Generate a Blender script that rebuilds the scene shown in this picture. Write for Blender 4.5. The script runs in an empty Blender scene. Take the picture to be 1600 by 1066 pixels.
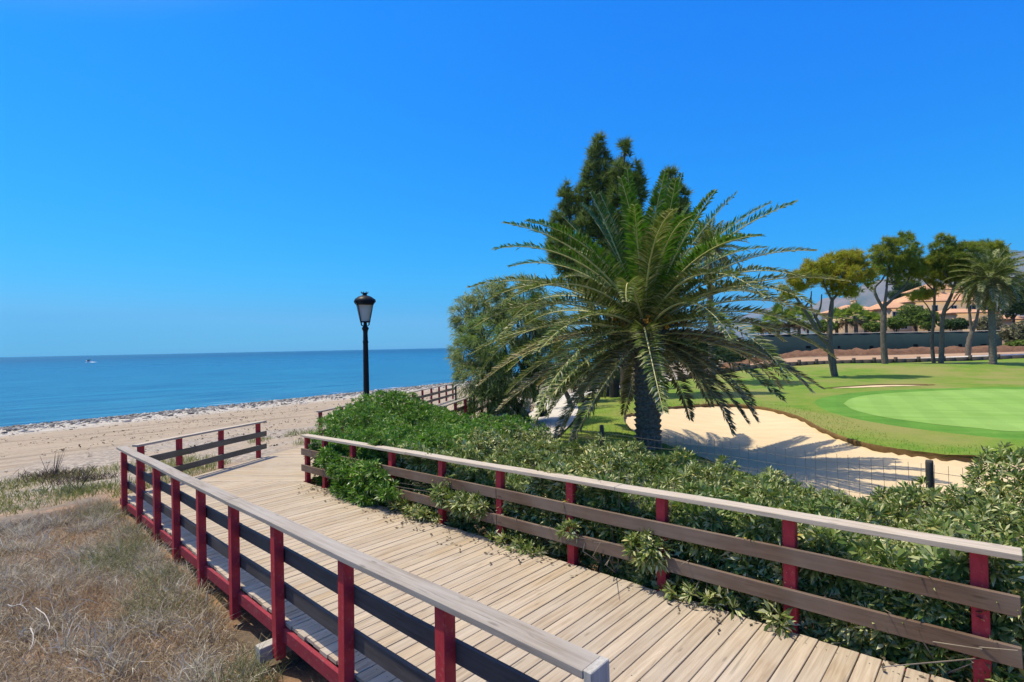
import bpy, bmesh, math, random
import numpy as np
from mathutils import Matrix, Vector
from mathutils.geometry import delaunay_2d_cdt

RS = np.random.RandomState(7)
random.seed(7)
PI = math.pi
scene = bpy.context.scene
COL = scene.collection
HC = 5.6                       # camera height above the sea
F, CX, CY, ROLL, PIT = 800.0, 800.0, 533.0, math.atan(.0205), math.atan((541.7-533)/800)

# ------------------------------------------------------------------ measuring helpers
def ray(x, y):
    u = (x-CX)/F; v = (CY-y)/F
    c, s = math.cos(ROLL), math.sin(ROLL)
    u2 = c*u+s*v; v2 = -s*u+c*v
    return np.array([u2, math.cos(PIT)-math.sin(PIT)*v2, math.sin(PIT)+math.cos(PIT)*v2])
def at_d(x, y, D):
    r = ray(x, y); return np.array([0, 0, HC])+r*D/r[1]
def at_z(x, y, z):
    r = ray(x, y); return np.array([0, 0, HC])+r*(z-HC)/r[2]

DV = np.array([-.725, .689]); NV = np.array([.689, .725])   # along / across the near boardwalk
DV /= np.linalg.norm(DV); NV = np.array([DV[1], -DV[0]])
def sn(s, n): return DV*s+NV*n
def deck_z(x, y): return 3.125-.0306*(x*DV[0]+y*DV[1])
def sst(a, b, x):
    t = np.clip((x-a)/(b-a), 0, 1); return t*t*(3-2*t)

# ------------------------------------------------------------------ value noise
_T = RS.rand(64, 64)
def noise2(x, y):
    x = np.asarray(x, float); y = np.asarray(y, float)
    xi = np.floor(x).astype(int); yi = np.floor(y).astype(int)
    fx = x-xi; fy = y-yi; fx = fx*fx*(3-2*fx); fy = fy*fy*(3-2*fy)
    g = lambda i, j: _T[(xi+i) % 64, (yi+j) % 64]
    return (g(0,0)*(1-fx)*(1-fy)+g(1,0)*fx*(1-fy)+g(0,1)*(1-fx)*fy+g(1,1)*fx*fy)*2-1
def fbm(x, y, o=4):
    r = 0; a = 1
    for k in range(o):
        r = r+a*noise2(x*2**k+k*17.3, y*2**k+k*9.1); a *= .5
    return r

# ------------------------------------------------------------------ shoreline and terrain
SHORE = np.array([(-300,-420),(-120,-110),(-75,-20),(-57,15),(-46,33.5),(-40.9,40.8),(-36.9,45.6),(-32.3,51.8),(-25.5,61),(-18,71),
                  (-10.5,81.5),(2,98),(20,121),(60,165),(140,240),(300,360),(800,640),(2500,1500),(9000,4500),(16000,8000)], float)
def shore_t(x, y):
    x = np.asarray(x, float); y = np.asarray(y, float)
    best = np.full(x.shape, 1e18); sg = np.ones(x.shape)
    for a, b in zip(SHORE[:-1], SHORE[1:]):
        e = b-a; L2 = e@e
        u = np.clip(((x-a[0])*e[0]+(y-a[1])*e[1])/L2, 0, 1)
        dx = x-(a[0]+u*e[0]); dy = y-(a[1]+u*e[1]); d2 = dx*dx+dy*dy
        cr = dx*e[1]-dy*e[0]                 # >0 : inland (right of the line)
        m = d2 < best
        best = np.where(m, d2, best); sg = np.where(m, np.sign(cr), sg)
    return np.sqrt(best)*sg
def ground(x, y, detail=True):
    x = np.asarray(x, float); y = np.asarray(y, float)
    t = shore_t(x, y)
    z = np.interp(t, [-400,-20,-4,0,5,14,36,44,46,1e6], [-20,-1.6,-.35,-.02,.28,.6,1.75,2.42,2.52,2.52])
    gl = sst(38, 48, t)*sst(-4, 10, x+(y-20)*.1)
    z = z+gl*(.40*sst(33, 50, y)+.10*sst(48, 53, y)+.22*np.exp(-((x-38)/9)**2-((y-48)/4.5)**2)+.45*sst(54, 62, y))
    z = z+sst(46, 80, t)*np.clip(y-88, 0, 500)*.055*sst(-10, 40, x-.2*y+20)*(1-sst(400, 1500, y))
    z = z+sst(700, 3000, t)*60
    # worn bank left of the boardwalk
    n = x*NV[0]+y*NV[1]
    z = z+.12*sst(3, 0, n)*sst(40, 50, t)*sst(12, 4, y)
    if detail:
        near = sst(90, 30, np.hypot(x, y))
        z = z+near*(.05*fbm(x*.35, y*.35, 4))*sst(0, 6, t)*(1-sst(44, 52, t)*sst(5, 9, n)*.9)
        z = z+near*sst(8, 14, t)*sst(44, 34, t)*.03*noise2(t*1.3, (x+y)*.12)
    return z

# ------------------------------------------------------------------ mesh helpers
def mk(name, V, Fs, mat, parent=None, smooth=False):
    V = np.asarray(V, np.float32).reshape(-1, 3)
    if not isinstance(Fs, (list, tuple)): Fs = [Fs]
    Fs = [np.asarray(f, np.int32) for f in Fs if len(f)]
    me = bpy.data.meshes.new(name)
    me.vertices.add(len(V)); me.vertices.foreach_set('co', V.ravel())
    nl = sum(f.size for f in Fs); npz = sum(len(f) for f in Fs)
    me.loops.add(nl); me.loops.foreach_set('vertex_index', np.concatenate([f.ravel() for f in Fs]))
    me.polygons.add(npz)
    tot = np.concatenate([np.full(len(f), f.shape[1], np.int32) for f in Fs])
    st = np.concatenate([[0], np.cumsum(tot)[:-1]]).astype(np.int32)
    me.polygons.foreach_set('loop_start', st)
    if smooth: me.polygons.foreach_set('use_smooth', np.ones(npz, bool))
    me.update(calc_edges=True)
    if mat is not None: me.materials.append(mat)
    o = bpy.data.objects.new(name, me); COL.objects.link(o)
    if parent is not None: o.parent = parent
    return o
class B:
    def __init__(s): s.V = []; s.Q = []; s.T = []; s.n = 0
    def add(s, V, F):
        V = np.asarray(V, float).reshape(-1, 3); F = np.asarray(F, int)
        if len(F) == 0: return s
        (s.Q if F.shape[1] == 4 else s.T).append(F+s.n); s.V.append(V); s.n += len(V); return s
    def box(s, c, h, R=None):
        P = np.array([(i, j, k) for i in (-1, 1) for j in (-1, 1) for k in (-1, 1)], float)*np.array(h)
        if R is not None: P = P@np.asarray(R).T
        return s.add(P+np.array(c), [(0,1,3,2),(4,6,7,5),(0,4,5,1),(2,3,7,6),(0,2,6,4),(1,5,7,3)])
    def lathe(s, prof, c=(0,0,0), seg=16, cap=True):
        prof = np.array(prof, float); a = np.arange(seg)*2*PI/seg
        V = np.stack([np.outer(prof[:,0], np.cos(a)), np.outer(prof[:,0], np.sin(a)), np.repeat(prof[:,1:2], seg, 1)], -1).reshape(-1, 3)+np.array(c)
        F = [(i*seg+j, i*seg+(j+1) % seg, (i+1)*seg+(j+1) % seg, (i+1)*seg+j) for i in range(len(prof)-1) for j in range(seg)]
        return s.add(V, F)
    def tube(s, P, R, seg=7, wob=0):
        P = np.asarray(P, float); R = np.broadcast_to(np.asarray(R, float), (len(P),))
        Tn = np.gradient(P, axis=0); Tn /= np.linalg.norm(Tn, axis=1)[:, None]+1e-9
        up = np.array([0,0,1.]) if abs(Tn[0][2]) < .8 else np.array([1.,0,0])
        V = []
        for p, t, r in zip(P, Tn, R):
            u = np.cross(up, t); u /= np.linalg.norm(u)+1e-9; v = np.cross(t, u); up = v if abs(v@t) < .9 else up
            a = np.arange(seg)*2*PI/seg
            rr = r*(1+(RS.rand(seg)-.5)*wob)
            V.append(p+np.outer(np.cos(a)*rr, u)+np.outer(np.sin(a)*rr, v)); up = np.cross(t, u)
        V = np.concatenate(V); m = len(P)
        Fq = [(i*seg+j, i*seg+(j+1) % seg, (i+1)*seg+(j+1) % seg, (i+1)*seg+j) for i in range(m-1) for j in range(seg)]
        s.add(V, Fq)
        c0 = len(V); s.add(np.concatenate([V[-seg:], P[-1:]]), [(j, (j+1) % seg, seg) for j in range(seg)])
        return s
    def obj(s, name, mat, parent=None, smooth=False, org=None):
        V = np.concatenate(s.V) if s.V else np.zeros((0,3))
        if org is not None: V = V-np.asarray(org)
        Fs = []
        if s.Q: Fs.append(np.concatenate(s.Q))
        if s.T: Fs.append(np.concatenate(s.T))
        return mk(name, V, Fs, mat, parent, smooth)
def tag(o, label=None, cat=None, group=None, kind=None):
    if label: o['label'] = label
    if cat: o['category'] = cat
    if group: o['group'] = group
    if kind: o['kind'] = kind
    return o
def thing(name, loc, label, cat, group=None):
    o = bpy.data.objects.new(name, None); COL.objects.link(o); o.location = loc; o.empty_display_size = .2
    return tag(o, label, cat, group)
def children(o): return [c for c in bpy.data.objects if c.parent == o]
def curve(P, m=30):
    P = np.asarray(P, float); n = len(P)
    t = np.linspace(0, n-1, m); i = np.clip(t.astype(int), 0, n-2); f = (t-i)[:, None]
    Pp = np.concatenate([[2*P[0]-P[1]], P, [2*P[-1]-P[-2]]])
    a, b, c, d = Pp[i], Pp[i+1], Pp[i+2], Pp[i+3]
    return .5*((2*b)+(-a+c)*f+(2*a-5*b+4*c-d)*f**2+(-a+3*b-3*c+d)*f**3)

# ------------------------------------------------------------------ materials
class NT:
    def __init__(s, name):
        s.m = bpy.data.materials.new(name); s.m.use_nodes = True; s.t = s.m.node_tree
        for n in list(s.t.nodes): s.t.nodes.remove(n)
        s.out = s.n('ShaderNodeOutputMaterial'); s.p = s.n('ShaderNodeBsdfPrincipled'); s.p.inputs['Specular IOR Level'].default_value = .12; s.l(s.p.outputs[0], s.out.inputs[0])
    def n(s, typ, **k):
        x = s.t.nodes.new(typ)
        for a, v in k.items(): setattr(x, a, v)
        return x
    def l(s, a, b): s.t.links.new(a, b)
    def set(s, **k):
        for a, v in k.items():
            i = s.p.inputs[a.replace('_', ' ')]
            if hasattr(v, 'links') or isinstance(v, bpy.types.NodeSocket): s.l(v, i)
            else: i.default_value = v
        return s
    def co(s, scale=(1,1,1), kind='Object'):
        tc = s.n('ShaderNodeTexCoord'); mp = s.n('ShaderNodeMapping'); mp.inputs['Scale'].default_value = scale
        s.l(tc.outputs[kind], mp.inputs[0]); return mp.outputs[0]
    def pos(s, scale=(1,1,1), rot=0):
        g = s.n('ShaderNodeNewGeometry'); mp = s.n('ShaderNodeMapping'); mp.inputs['Scale'].default_value = scale
        r = s.n('ShaderNodeVectorRotate'); r.rotation_type = 'Z_AXIS'; r.inputs['Angle'].default_value = rot
        s.l(g.outputs['Position'], r.inputs['Vector']); s.l(r.outputs[0], mp.inputs[0]); return mp.outputs[0]
    def noise(s, vec, scale=1, detail=4, rough=.55, dist=0):
        n = s.n('ShaderNodeTexNoise'); n.inputs['Scale'].default_value = scale; n.inputs['Detail'].default_value = detail
        n.inputs['Roughness'].default_value = rough; n.inputs['Distortion'].default_value = dist
        s.l(vec, n.inputs['Vector']); return n.outputs[0]
    def vor(s, vec, scale=1, out='Distance', feature='F1'):
        n = s.n('ShaderNodeTexVoronoi'); n.feature = feature; n.inputs['Scale'].default_value = scale; s.l(vec, n.inputs['Vector']); return n.outputs[out]
    def rnd(s): return s.n('ShaderNodeNewGeometry').outputs['Random Per Island']
    def ramp(s, fac, stops, interp='LINEAR'):
        r = s.n('ShaderNodeValToRGB'); r.color_ramp.interpolation = interp; e = r.color_ramp.elements
        while len(e) < len(stops): e.new(.5)
        for q, (p, c) in zip(e, stops):
            q.position = p; q.color = (*c, 1) if len(c) == 3 else c
        s.l(fac, r.inputs[0]); return r.outputs[0]
    def mix(s, fac, a, b, mode='MIX'):
        m = s.n('ShaderNodeMix'); m.data_type = 'RGBA'; m.blend_type = mode
        for v, i in ((fac, m.inputs[0]), (a, m.inputs[6]), (b, m.inputs[7])):
            if isinstance(v, bpy.types.NodeSocket): s.l(v, i)
            elif isinstance(v, (int, float)): i.default_value = v
            else: i.default_value = (*v, 1)
        return m.outputs[2]
    def math(s, op, a, b=0.0):
        m = s.n('ShaderNodeMath'); m.operation = op
        for v, i in ((a, m.inputs[0]), (b, m.inputs[1])):
            if isinstance(v, bpy.types.NodeSocket): s.l(v, i)
            else: i.default_value = v
        return m.outputs[0]
    def map(s, v, a, b, c=0, d=1):
        m = s.n('ShaderNodeMapRange'); s.l(v, m.inputs[0])
        for i, q in zip((1,2,3,4), (a,b,c,d)): m.inputs[i].default_value = q
        return m.outputs[0]
    def bump(s, h, strength=.3, dist=.02):
        b = s.n('ShaderNodeBump'); b.inputs['Strength'].default_value = strength; b.inputs['Distance'].default_value = dist
        s.l(h, b.inputs['Height']); s.l(b.outputs[0], s.p.inputs['Normal']); return s

def wood(name, cols, grey=(.3,.28,.26), greyamt=.4, rough=.8, grain=1.0, knots=True):
    """weathered timber, grain along the object's local X"""
    w = NT(name)
    o = w.n('ShaderNodeTexCoord').outputs['Object']
    rn = w.rnd()
    off = w.n('ShaderNodeVectorMath'); off.operation = 'ADD'
    cmb = w.n('ShaderNodeCombineXYZ'); w.l(w.math('MULTIPLY', rn, 37.), cmb.inputs[0]); w.l(w.math('MULTIPLY', rn, 91.), cmb.inputs[2])
    w.l(o, off.inputs[0]); w.l(cmb.outputs[0], off.inputs[1])
    mp = w.n('ShaderNodeMapping'); mp.inputs['Scale'].default_value = (1.6*grain, 34*grain, 34*grain); w.l(off.outputs[0], mp.inputs[0])
    g = w.noise(mp.outputs[0], 1, 6, .62, .6)
    big = w.noise(off.outputs[0], 1.7, 3)
    base = w.ramp(w.n('ShaderNodeNewGeometry').outputs['Random Per Island'], [(0, cols[0]), (.35, cols[1]), (.7, cols[2]), (1, cols[3 % len(cols)])])
    c = w.mix(w.map(g, .36, .68), base, w.mix(1.0, base, (.64,.60,.56), 'MULTIPLY'))
    crk = w.noise(mp.outputs[0], .55, 2, .5, 1.5); c = w.mix(w.map(crk, .63, .70, 0, .55), c, tuple(q*.3 for q in cols[0]))
    c = w.mix(w.math('MULTIPLY', w.map(big, .35, .7), greyamt), c, grey)
    if knots:
        kv = w.n('ShaderNodeMapping'); kv.inputs['Scale'].default_value = (2.2, 9, 9); w.l(off.outputs[0], kv.inputs[0])
        k = w.vor(kv.outputs[0], 1.0)
        c = w.mix(w.map(k, .05, .13, .6, 0), c, tuple(q*.35 for q in cols[0]))
    crk = w.map(w.noise(mp.outputs[0], 1.0, 2, .5, 1.2), .47, .5, 0, 1)
    w.set(Base_Color=c, Roughness=rough); w.bump(g, .35, .004)
    return w.m

def paint(name, col, wear, rough=.5, amt=.5):
    w = NT(name); v = w.co()
    n1 = w.noise(w.co((3,3,14)), 3, 5, .6); n2 = w.noise(v, 25, 5, .7)
    c = w.mix(w.map(n1, .35, .75), col, tuple(q*.72 for q in col))
    c = w.mix(w.math('MULTIPLY', w.map(n2, .56, .68), amt), c, wear)
    w.set(Base_Color=c, Roughness=rough); w.bump(n2, .15, .002); return w.m

def leafm(name, stops, rough=.42, trans=.35, tcol=(.14,.26,.03), spec=.22, patch=None, pscale=1.2):
    w = NT(name); rn = w.rnd()
    c = w.ramp(rn, stops)
    if patch: 
        pn = w.map(w.noise(w.pos(), pscale, 3), .42, .62)
        c = w.mix(pn, c, w.mix(.65, c, patch))
    w.set(Base_Color=c, Roughness=rough); w.p.inputs['Specular IOR Level'].default_value = spec
    t = w.n('ShaderNodeBsdfTranslucent'); w.l(w.mix(.5, c, tcol), t.inputs[0])
    m = w.n('ShaderNodeMixShader'); m.inputs[0].default_value = trans
    w.l(w.p.outputs[0], m.inputs[1]); w.l(t.outputs[0], m.inputs[2]); w.l(m.outputs[0], w.out.inputs[0]); return w.m

M = {}
M['deck'] = wood('deck_timber', [(.455,.36,.255),(.395,.32,.24),(.49,.40,.30),(.43,.335,.225)], (.42,.37,.305), .5)
M['handrail'] = wood('handrail_timber', [(.33,.29,.25),(.30,.27,.24),(.37,.33,.29)], (.36,.34,.32), .5)
M['rail_light'] = wood('rail_timber_pale', [(.53,.455,.365),(.46,.40,.33),(.50,.43,.35)], (.42,.375,.325), .4)
M['board_dark'] = wood('board_dark_stain', [(.075,.067,.072),(.088,.076,.075),(.068,.063,.068)], (.14,.125,.12), .3, .6)
M['board_brown'] = wood('board_brown_stain', [(.15,.095,.065),(.19,.12,.08),(.165,.11,.08)], (.23,.19,.16), .55, .65)
M['board_olive'] = wood('board_olive_stain', [(.17,.14,.085),(.19,.155,.10),(.16,.14,.10)], (.24,.22,.18), .5, .7)
M['red'] = paint('red_paint', (.43,.040,.052), (.42,.17,.13), .5, .45)
M['red_old'] = paint('faded_red_paint', (.27,.035,.05), (.25,.15,.13), .6, .7)
M['grey_post'] = wood('grey_timber', [(.40,.38,.35),(.44,.42,.38),(.38,.36,.33)], (.5,.48,.45), .5)

def mat_beach():
    w = NT('beach_sand'); p = w.pos()
    at = w.n('ShaderNodeAttribute'); at.attribute_name = 'shore'; t = at.outputs['Fac']     # metres from the water line
    big = w.noise(p, .22, 5, .6); fine = w.noise(p, 9, 5, .7); mid = w.noise(w.pos((.35,1.6,1), -.72), 1.2, 5, .6)
    sand = w.mix(w.map(mid, .35, .68), (.35,.28,.205), (.25,.20,.155))
    sand = w.mix(w.map(fine, .42, .7), sand, (.42,.345,.26))
    sand = w.mix(w.map(big, .5, .68, 0, .55), sand, (.34,.27,.20))
    tt = w.math('ADD', t, w.math('MULTIPLY', w.math('SUBTRACT', mid, .5), 7))
    peb = w.mix(w.map(w.vor(p, 3.2), .1, .5), (.16,.145,.13), (.44,.40,.35))
    c = w.mix(w.map(tt, 9.0, 12.5, 1, 0), sand, peb)
    trk = w.noise(w.pos((.05,1.0,1), -.68), 1.6, 4, .7)
    c = w.mix(w.math('MULTIPLY', w.map(trk, .52, .62), w.math('MULTIPLY', w.map(t, 11, 15), w.map(t, 34, 28))), c, w.mix(1.0, c, (.72,.70,.68), 'MULTIPLY'))
    grit = w.mix(w.map(w.noise(p, 5, 5, .75), .42, .6), (.20,.17,.145), (.42,.36,.30))
    c = w.mix(w.math('MULTIPLY', w.map(w.math('ADD', t, w.math('MULTIPLY', w.math('SUBTRACT', big, .5), 14)), 26, 32), w.map(w.noise(p, .35, 3), .36, .56)), c, grit)
    c = w.mix(w.map(t, .3, 1.6, 1, 0), c, (.15,.13,.11))
    soil = w.mix(w.map(fine, .35, .7), (.16,.12,.085), (.095,.075,.058))
    orange = w.mix(w.map(w.noise(p, .9, 4), .45, .6), soil, (.30,.175,.10))
    c = w.mix(w.map(w.math('ADD', t, w.math('MULTIPLY', w.math('SUBTRACT', big, .5), 5)), 38.5, 43.5), c, orange)
    rough = w.map(t, .2, 1.5, .25, .95)
    w.set(Base_Color=c, Roughness=rough)
    h = w.math('ADD', w.math('MULTIPLY', fine, .5), w.math('ADD', mid, w.math('MULTIPLY', w.noise(p, 28, 3), .25)))
    w.bump(h, .55, .12); return w.m
M['beach'] = mat_beach()

def mat_lawn():
    w = NT('fairway_grass'); p = w.pos()
    big = w.noise(p, .16, 4, .6); mid = w.noise(p, 1.1, 5, .65); fine = w.noise(p, 22, 3, .7)
    c = w.mix(w.map(mid, .35, .68), (.11,.22,.018), (.22,.26,.04))
    c = w.mix(w.map(big, .46, .62, 0, .85), c, (.27,.245,.075))
    c = w.mix(w.map(fine, .4, .75, 0, .5), c, (.05,.11,.015))
    w.set(Base_Color=c, Roughness=.85); w.bump(fine, .6, .03); return w.m
M['lawn'] = mat_lawn()
def mat_green(a, b, nm):
    w = NT(nm); p = w.pos()
    st = w.noise(w.pos((.25, 1.4, 1), .25), .8, 3); fine = w.noise(p, 30, 3, .7); big = w.noise(p, .5, 3)
    c = w.mix(w.map(st, .38, .62), a, b); c = w.mix(w.map(big, .4, .7, 0, .4), c, tuple(q*.8 for q in a)); c = w.mix(w.map(fine, .4, .7, 0, .25), c, tuple(q*.6 for q in a))
    wv = w.n('ShaderNodeTexWave'); wv.inputs['Scale'].default_value = .22; wv.inputs['Distortion'].default_value = .6; wv.inputs['Detail'].default_value = 1; w.l(w.pos((1,1,1), .55), wv.inputs[0])
    c = w.mix(w.map(wv.outputs[1], .42, .58, 0, .16), c, tuple(q*.62 for q in a)); sp = w.noise(p, 3.5, 5, .75); c = w.mix(w.map(sp, .55, .75, 0, .35), c, (.30,.34,.10))
    w.set(Base_Color=c, Roughness=.8); w.bump(fine, .2, .01); return w.m
M['green'] = mat_green((.19,.34,.06), (.25,.40,.095), 'putting_green_turf')
M['collar'] = mat_green((.085,.215,.02), (.13,.27,.035), 'green_collar_turf')
def mat_sand():
    w = NT('bunker_sand'); p = w.pos(); f = w.noise(p, 14, 5, .7); b = w.noise(w.pos((1,2.4,1), .5), 1.1, 3)
    c = w.mix(w.map(b, .3, .7), (.64,.50,.31), (.57,.44,.26)); c = w.mix(w.map(f, .45, .75, 0, .5), c, (.50,.38,.23))
    w.set(Base_Color=c, Roughness=.95); w.bump(w.math('ADD', f, b), .35, .05); return w.m
M['bunker'] = mat_sand()
def simple(nm, a, b, sc=3, rough=.85, bump=.3, stretch=(1,1,1), dist=.02):
    w = NT(nm); n = w.noise(w.co(stretch), sc, 6, .65)
    w.set(Base_Color=w.mix(w.map(n, .3, .7), a, b), Roughness=rough); w.bump(n, bump, dist)
    if rough >= .8: w.p.inputs['Specular IOR Level'].default_value = .12
    return w.m
M['lip'] = simple('turf_edge', (.12,.07,.03), (.20,.13,.05), 4)
M['path'] = simple('path_concrete', (.56,.52,.46), (.46,.42,.36), 2)
M['dirt'] = simple('red_earth', (.21,.115,.07), (.11,.06,.038), 1.6, .95, .9, dist=.25)
M['dirtpath'] = simple('bare_earth', (.42,.28,.18), (.33,.21,.13), 1.2, .95, .4)
M['timber_dark'] = simple('timber_edging', (.055,.048,.042), (.10,.085,.07), 5, .85, .3, (1,1,4))
M['screen'] = simple('screen_mesh', (.008,.022,.029), (.014,.031,.038), .6, .8, .1)
M['screen_rail'] = simple('screen_rail', (.38,.36,.33), (.30,.29,.27), 3, .7)
M['screen_hole'] = simple('screen_patch', (.006,.008,.01), (.012,.014,.016), 3, .9)
M['black_metal'] = simple('black_iron', (.012,.013,.015), (.022,.023,.025), 8, .42, .1)
M['wire'] = simple('fence_wire', (.10,.10,.095), (.16,.155,.145), 6, .5, .1)
M['fencepost'] = simple('tarred_post', (.035,.033,.032), (.075,.068,.06), 7, .7, .3)
M['villa'] = simple('villa_render', (.60,.42,.25), (.54,.37,.21), 1, .9, .05)
M['villa_pale'] = simple('villa_trim', (.70,.60,.46), (.62,.53,.40), 1, .9, .05)
M['window'] = simple('villa_window', (.03,.035,.04), (.05,.055,.06), 2, .15, 0)
def mat_roof():
    w = NT('terracotta_roof'); p = w.co(); n = w.noise(p, .7, 4); wv = w.n('ShaderNodeTexWave'); wv.inputs['Scale'].default_value = 1.4; w.l(p, wv.inputs[0])
    w.set(Base_Color=w.mix(w.map(n, .35, .7), (.60,.34,.20), (.46,.25,.15)), Roughness=.9); w.bump(wv.outputs[1], .4, .1); return w.m
M['roof'] = mat_roof()
def mat_bark(nm, a, b, sc=(2,2,2)):
    w = NT(nm); n = w.noise(w.co(sc), 3, 6, .7); v = w.vor(w.co((sc[0]*1.5, sc[1]*1.5, sc[2]*.6)), 5)
    w.set(Base_Color=w.mix(w.map(n, .35, .7), a, b), Roughness=.95); w.bump(w.math('ADD', n, v), .8, .04); return w.m
M['bark'] = mat_bark('pine_bark', (.10,.08,.062), (.21,.18,.145), (2.5,2.5,1))
M['bark_dark'] = mat_bark('dark_bark', (.06,.05,.042), (.11,.095,.08), (2.5,2.5,1))
M['palm_bark'] = mat_bark('palm_bark', (.10,.078,.06), (.30,.26,.215), (3,3,5))
M['dead_leaf'] = leafm('dead_palm_leaf', [(0,(.20,.13,.06)),(.6,(.27,.18,.085)),(1,(.16,.10,.05))], .7, .2, (.3,.2,.08))
M['rachis'] = simple('palm_rachis', (.58,.56,.25), (.48,.44,.18), 4, .45, .1)
M['dates'] = simple('date_clusters', (.55,.27,.04), (.42,.19,.03), 12, .6, .4)
M['palm_green'] = leafm('palm_leaflet', [(0,(.06,.10,.022)),(.38,(.11,.155,.038)),(.68,(.22,.245,.085)),(.88,(.38,.37,.20)),(1,(.54,.50,.33))], .38, .22, (.20,.30,.03), .25)
M['palm_young'] = leafm('young_palm_leaflet', [(0,(.030,.085,.012)),(.5,(.055,.125,.016)),(.78,(.12,.175,.035)),(.92,(.30,.29,.14)),(1,(.44,.40,.24))], .38, .28, (.10,.30,.01), .25)
M['palm_dry'] = leafm('dry_tipped_palm_leaflet', [(0,(.08,.10,.03)),(.4,(.18,.17,.07)),(.7,(.40,.34,.19)),(1,(.54,.46,.31))], .5, .25, (.2,.17,.05), .5)
M['fan'] = leafm('fan_palm_leaf', [(0,(.11,.20,.03)),(.6,(.20,.30,.05)),(1,(.34,.35,.10))], .5, .4, (.3,.42,.05), .2)
M['needle_dark'] = leafm('dark_pine_needle', [(0,(.045,.085,.026)),(.45,(.12,.19,.055)),(.8,(.25,.32,.11)),(1,(.42,.45,.21))], .6, .38, (.14,.22,.03), .2, patch=(.09,.15,.025), pscale=.7)
M['needle'] = leafm('pine_needle', [(0,(.17,.21,.022)),(.55,(.31,.34,.03)),(1,(.48,.44,.07))], .6, .45, (.46,.48,.03), .2, patch=(.36,.24,.04), pscale=.5)
M['needle_mid'] = leafm('deep_green_pine_needle', [(0,(.07,.12,.024)),(.55,(.14,.21,.032)),(1,(.30,.33,.06))], .6, .45, (.28,.38,.03), .2, patch=(.32,.31,.04), pscale=.6)
M['tamarisk'] = leafm('feathery_tamarisk_leaf', [(0,(.10,.15,.055)),(.5,(.21,.27,.11)),(.85,(.36,.38,.20)),(1,(.52,.48,.32))], .6, .4, (.30,.40,.08), .2, patch=(.09,.22,.045), pscale=.55)
M['leaf_bright'] = leafm('bright_shrub_leaf', [(0,(.025,.075,.012)),(.40,(.08,.20,.02)),(.75,(.20,.36,.05)),(.92,(.40,.48,.17)),(1,(.58,.60,.36))], .40, .28, (.20,.46,.02), .3, patch=(.03,.10,.012), pscale=1.5)
M['leaf_olive'] = leafm('olive_shrub_leaf', [(0,(.03,.055,.015)),(.28,(.10,.15,.03)),(.55,(.28,.33,.09)),(.80,(.52,.53,.24)),(.95,(.70,.68,.42)),(1,(.66,.50,.09))], .40, .24, (.26,.36,.04), .3, patch=(.05,.13,.02), pscale=1.1)
M['leaf_back'] = leafm('garden_shrub_leaf', [(0,(.05,.10,.02)),(.6,(.12,.19,.03)),(1,(.26,.29,.07))], .5, .35, (.2,.32,.03), .2)
M['leaf_grey'] = leafm('grey_scrub_leaf', [(0,(.10,.11,.06)),(.6,(.20,.20,.11)),(1,(.36,.32,.19))], .6, .25, (.2,.2,.08))
M['leaf_deep'] = leafm('deep_evergreen_leaf', [(0,(.022,.048,.018)),(.6,(.045,.085,.028)),(1,(.10,.14,.045))], .55, .3, (.09,.18,.03), .2)
M['twig'] = simple('grey_twig', (.20,.16,.12), (.30,.26,.21), 8)
M['straw'] = leafm('dry_grass', [(0,(.11,.08,.055)),(.35,(.32,.245,.165)),(.7,(.56,.465,.33)),(1,(.84,.77,.63))], .8, .35, (.5,.38,.22), .1, patch=(.30,.18,.10), pscale=.55)
M['straw_grey'] = leafm('grey_dry_brush', [(0,(.16,.135,.10)),(.5,(.42,.37,.29)),(.85,(.66,.61,.51)),(1,(.85,.81,.72))], .8, .35, (.5,.44,.32), .1)
M['greenweed'] = leafm('beach_weed', [(0,(.10,.14,.025)),(.5,(.19,.22,.05)),(.8,(.32,.30,.10)),(1,(.34,.25,.13))], .6, .3, (.26,.30,.05))
M['darkweed'] = leafm('withered_scrub', [(0,(.045,.035,.025)),(.6,(.10,.08,.055)),(1,(.22,.17,.12))], .7, .2, (.2,.14,.08))
M['sagegreen'] = leafm('sage_weed', [(0,(.11,.13,.055)),(.6,(.22,.235,.115)),(1,(.42,.40,.25))], .7, .35, (.22,.25,.08))
def mat_peb():
    w = NT('pebbles'); w.set(Base_Color=w.ramp(w.rnd(), [(0,(.06,.057,.054)),(.4,(.17,.16,.145)),(.8,(.32,.295,.265)),(1,(.52,.49,.45))]), Roughness=.8); return w.m
M['pebble'] = mat_peb()
M['stick'] = simple('bleached_stick', (.55,.50,.44), (.42,.38,.33), 9)
M['boat_white'] = simple('boat_gelcoat', (.80,.80,.79), (.74,.74,.73), 4, .35, 0)
M['boat_dark'] = simple('boat_canopy', (.03,.04,.055), (.05,.06,.08), 4, .5, 0)
M['foam'] = simple('foam', (.82,.85,.87), (.62,.70,.75), .8, .8, .4)
def mat_glass():
    w = NT('frosted_lantern_glass'); w.set(Base_Color=(.62,.60,.54,1), Roughness=.35)
    w.p.inputs['Transmission Weight'].default_value = .35
    return w.m
M['lamp_glass'] = mat_glass()
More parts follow.
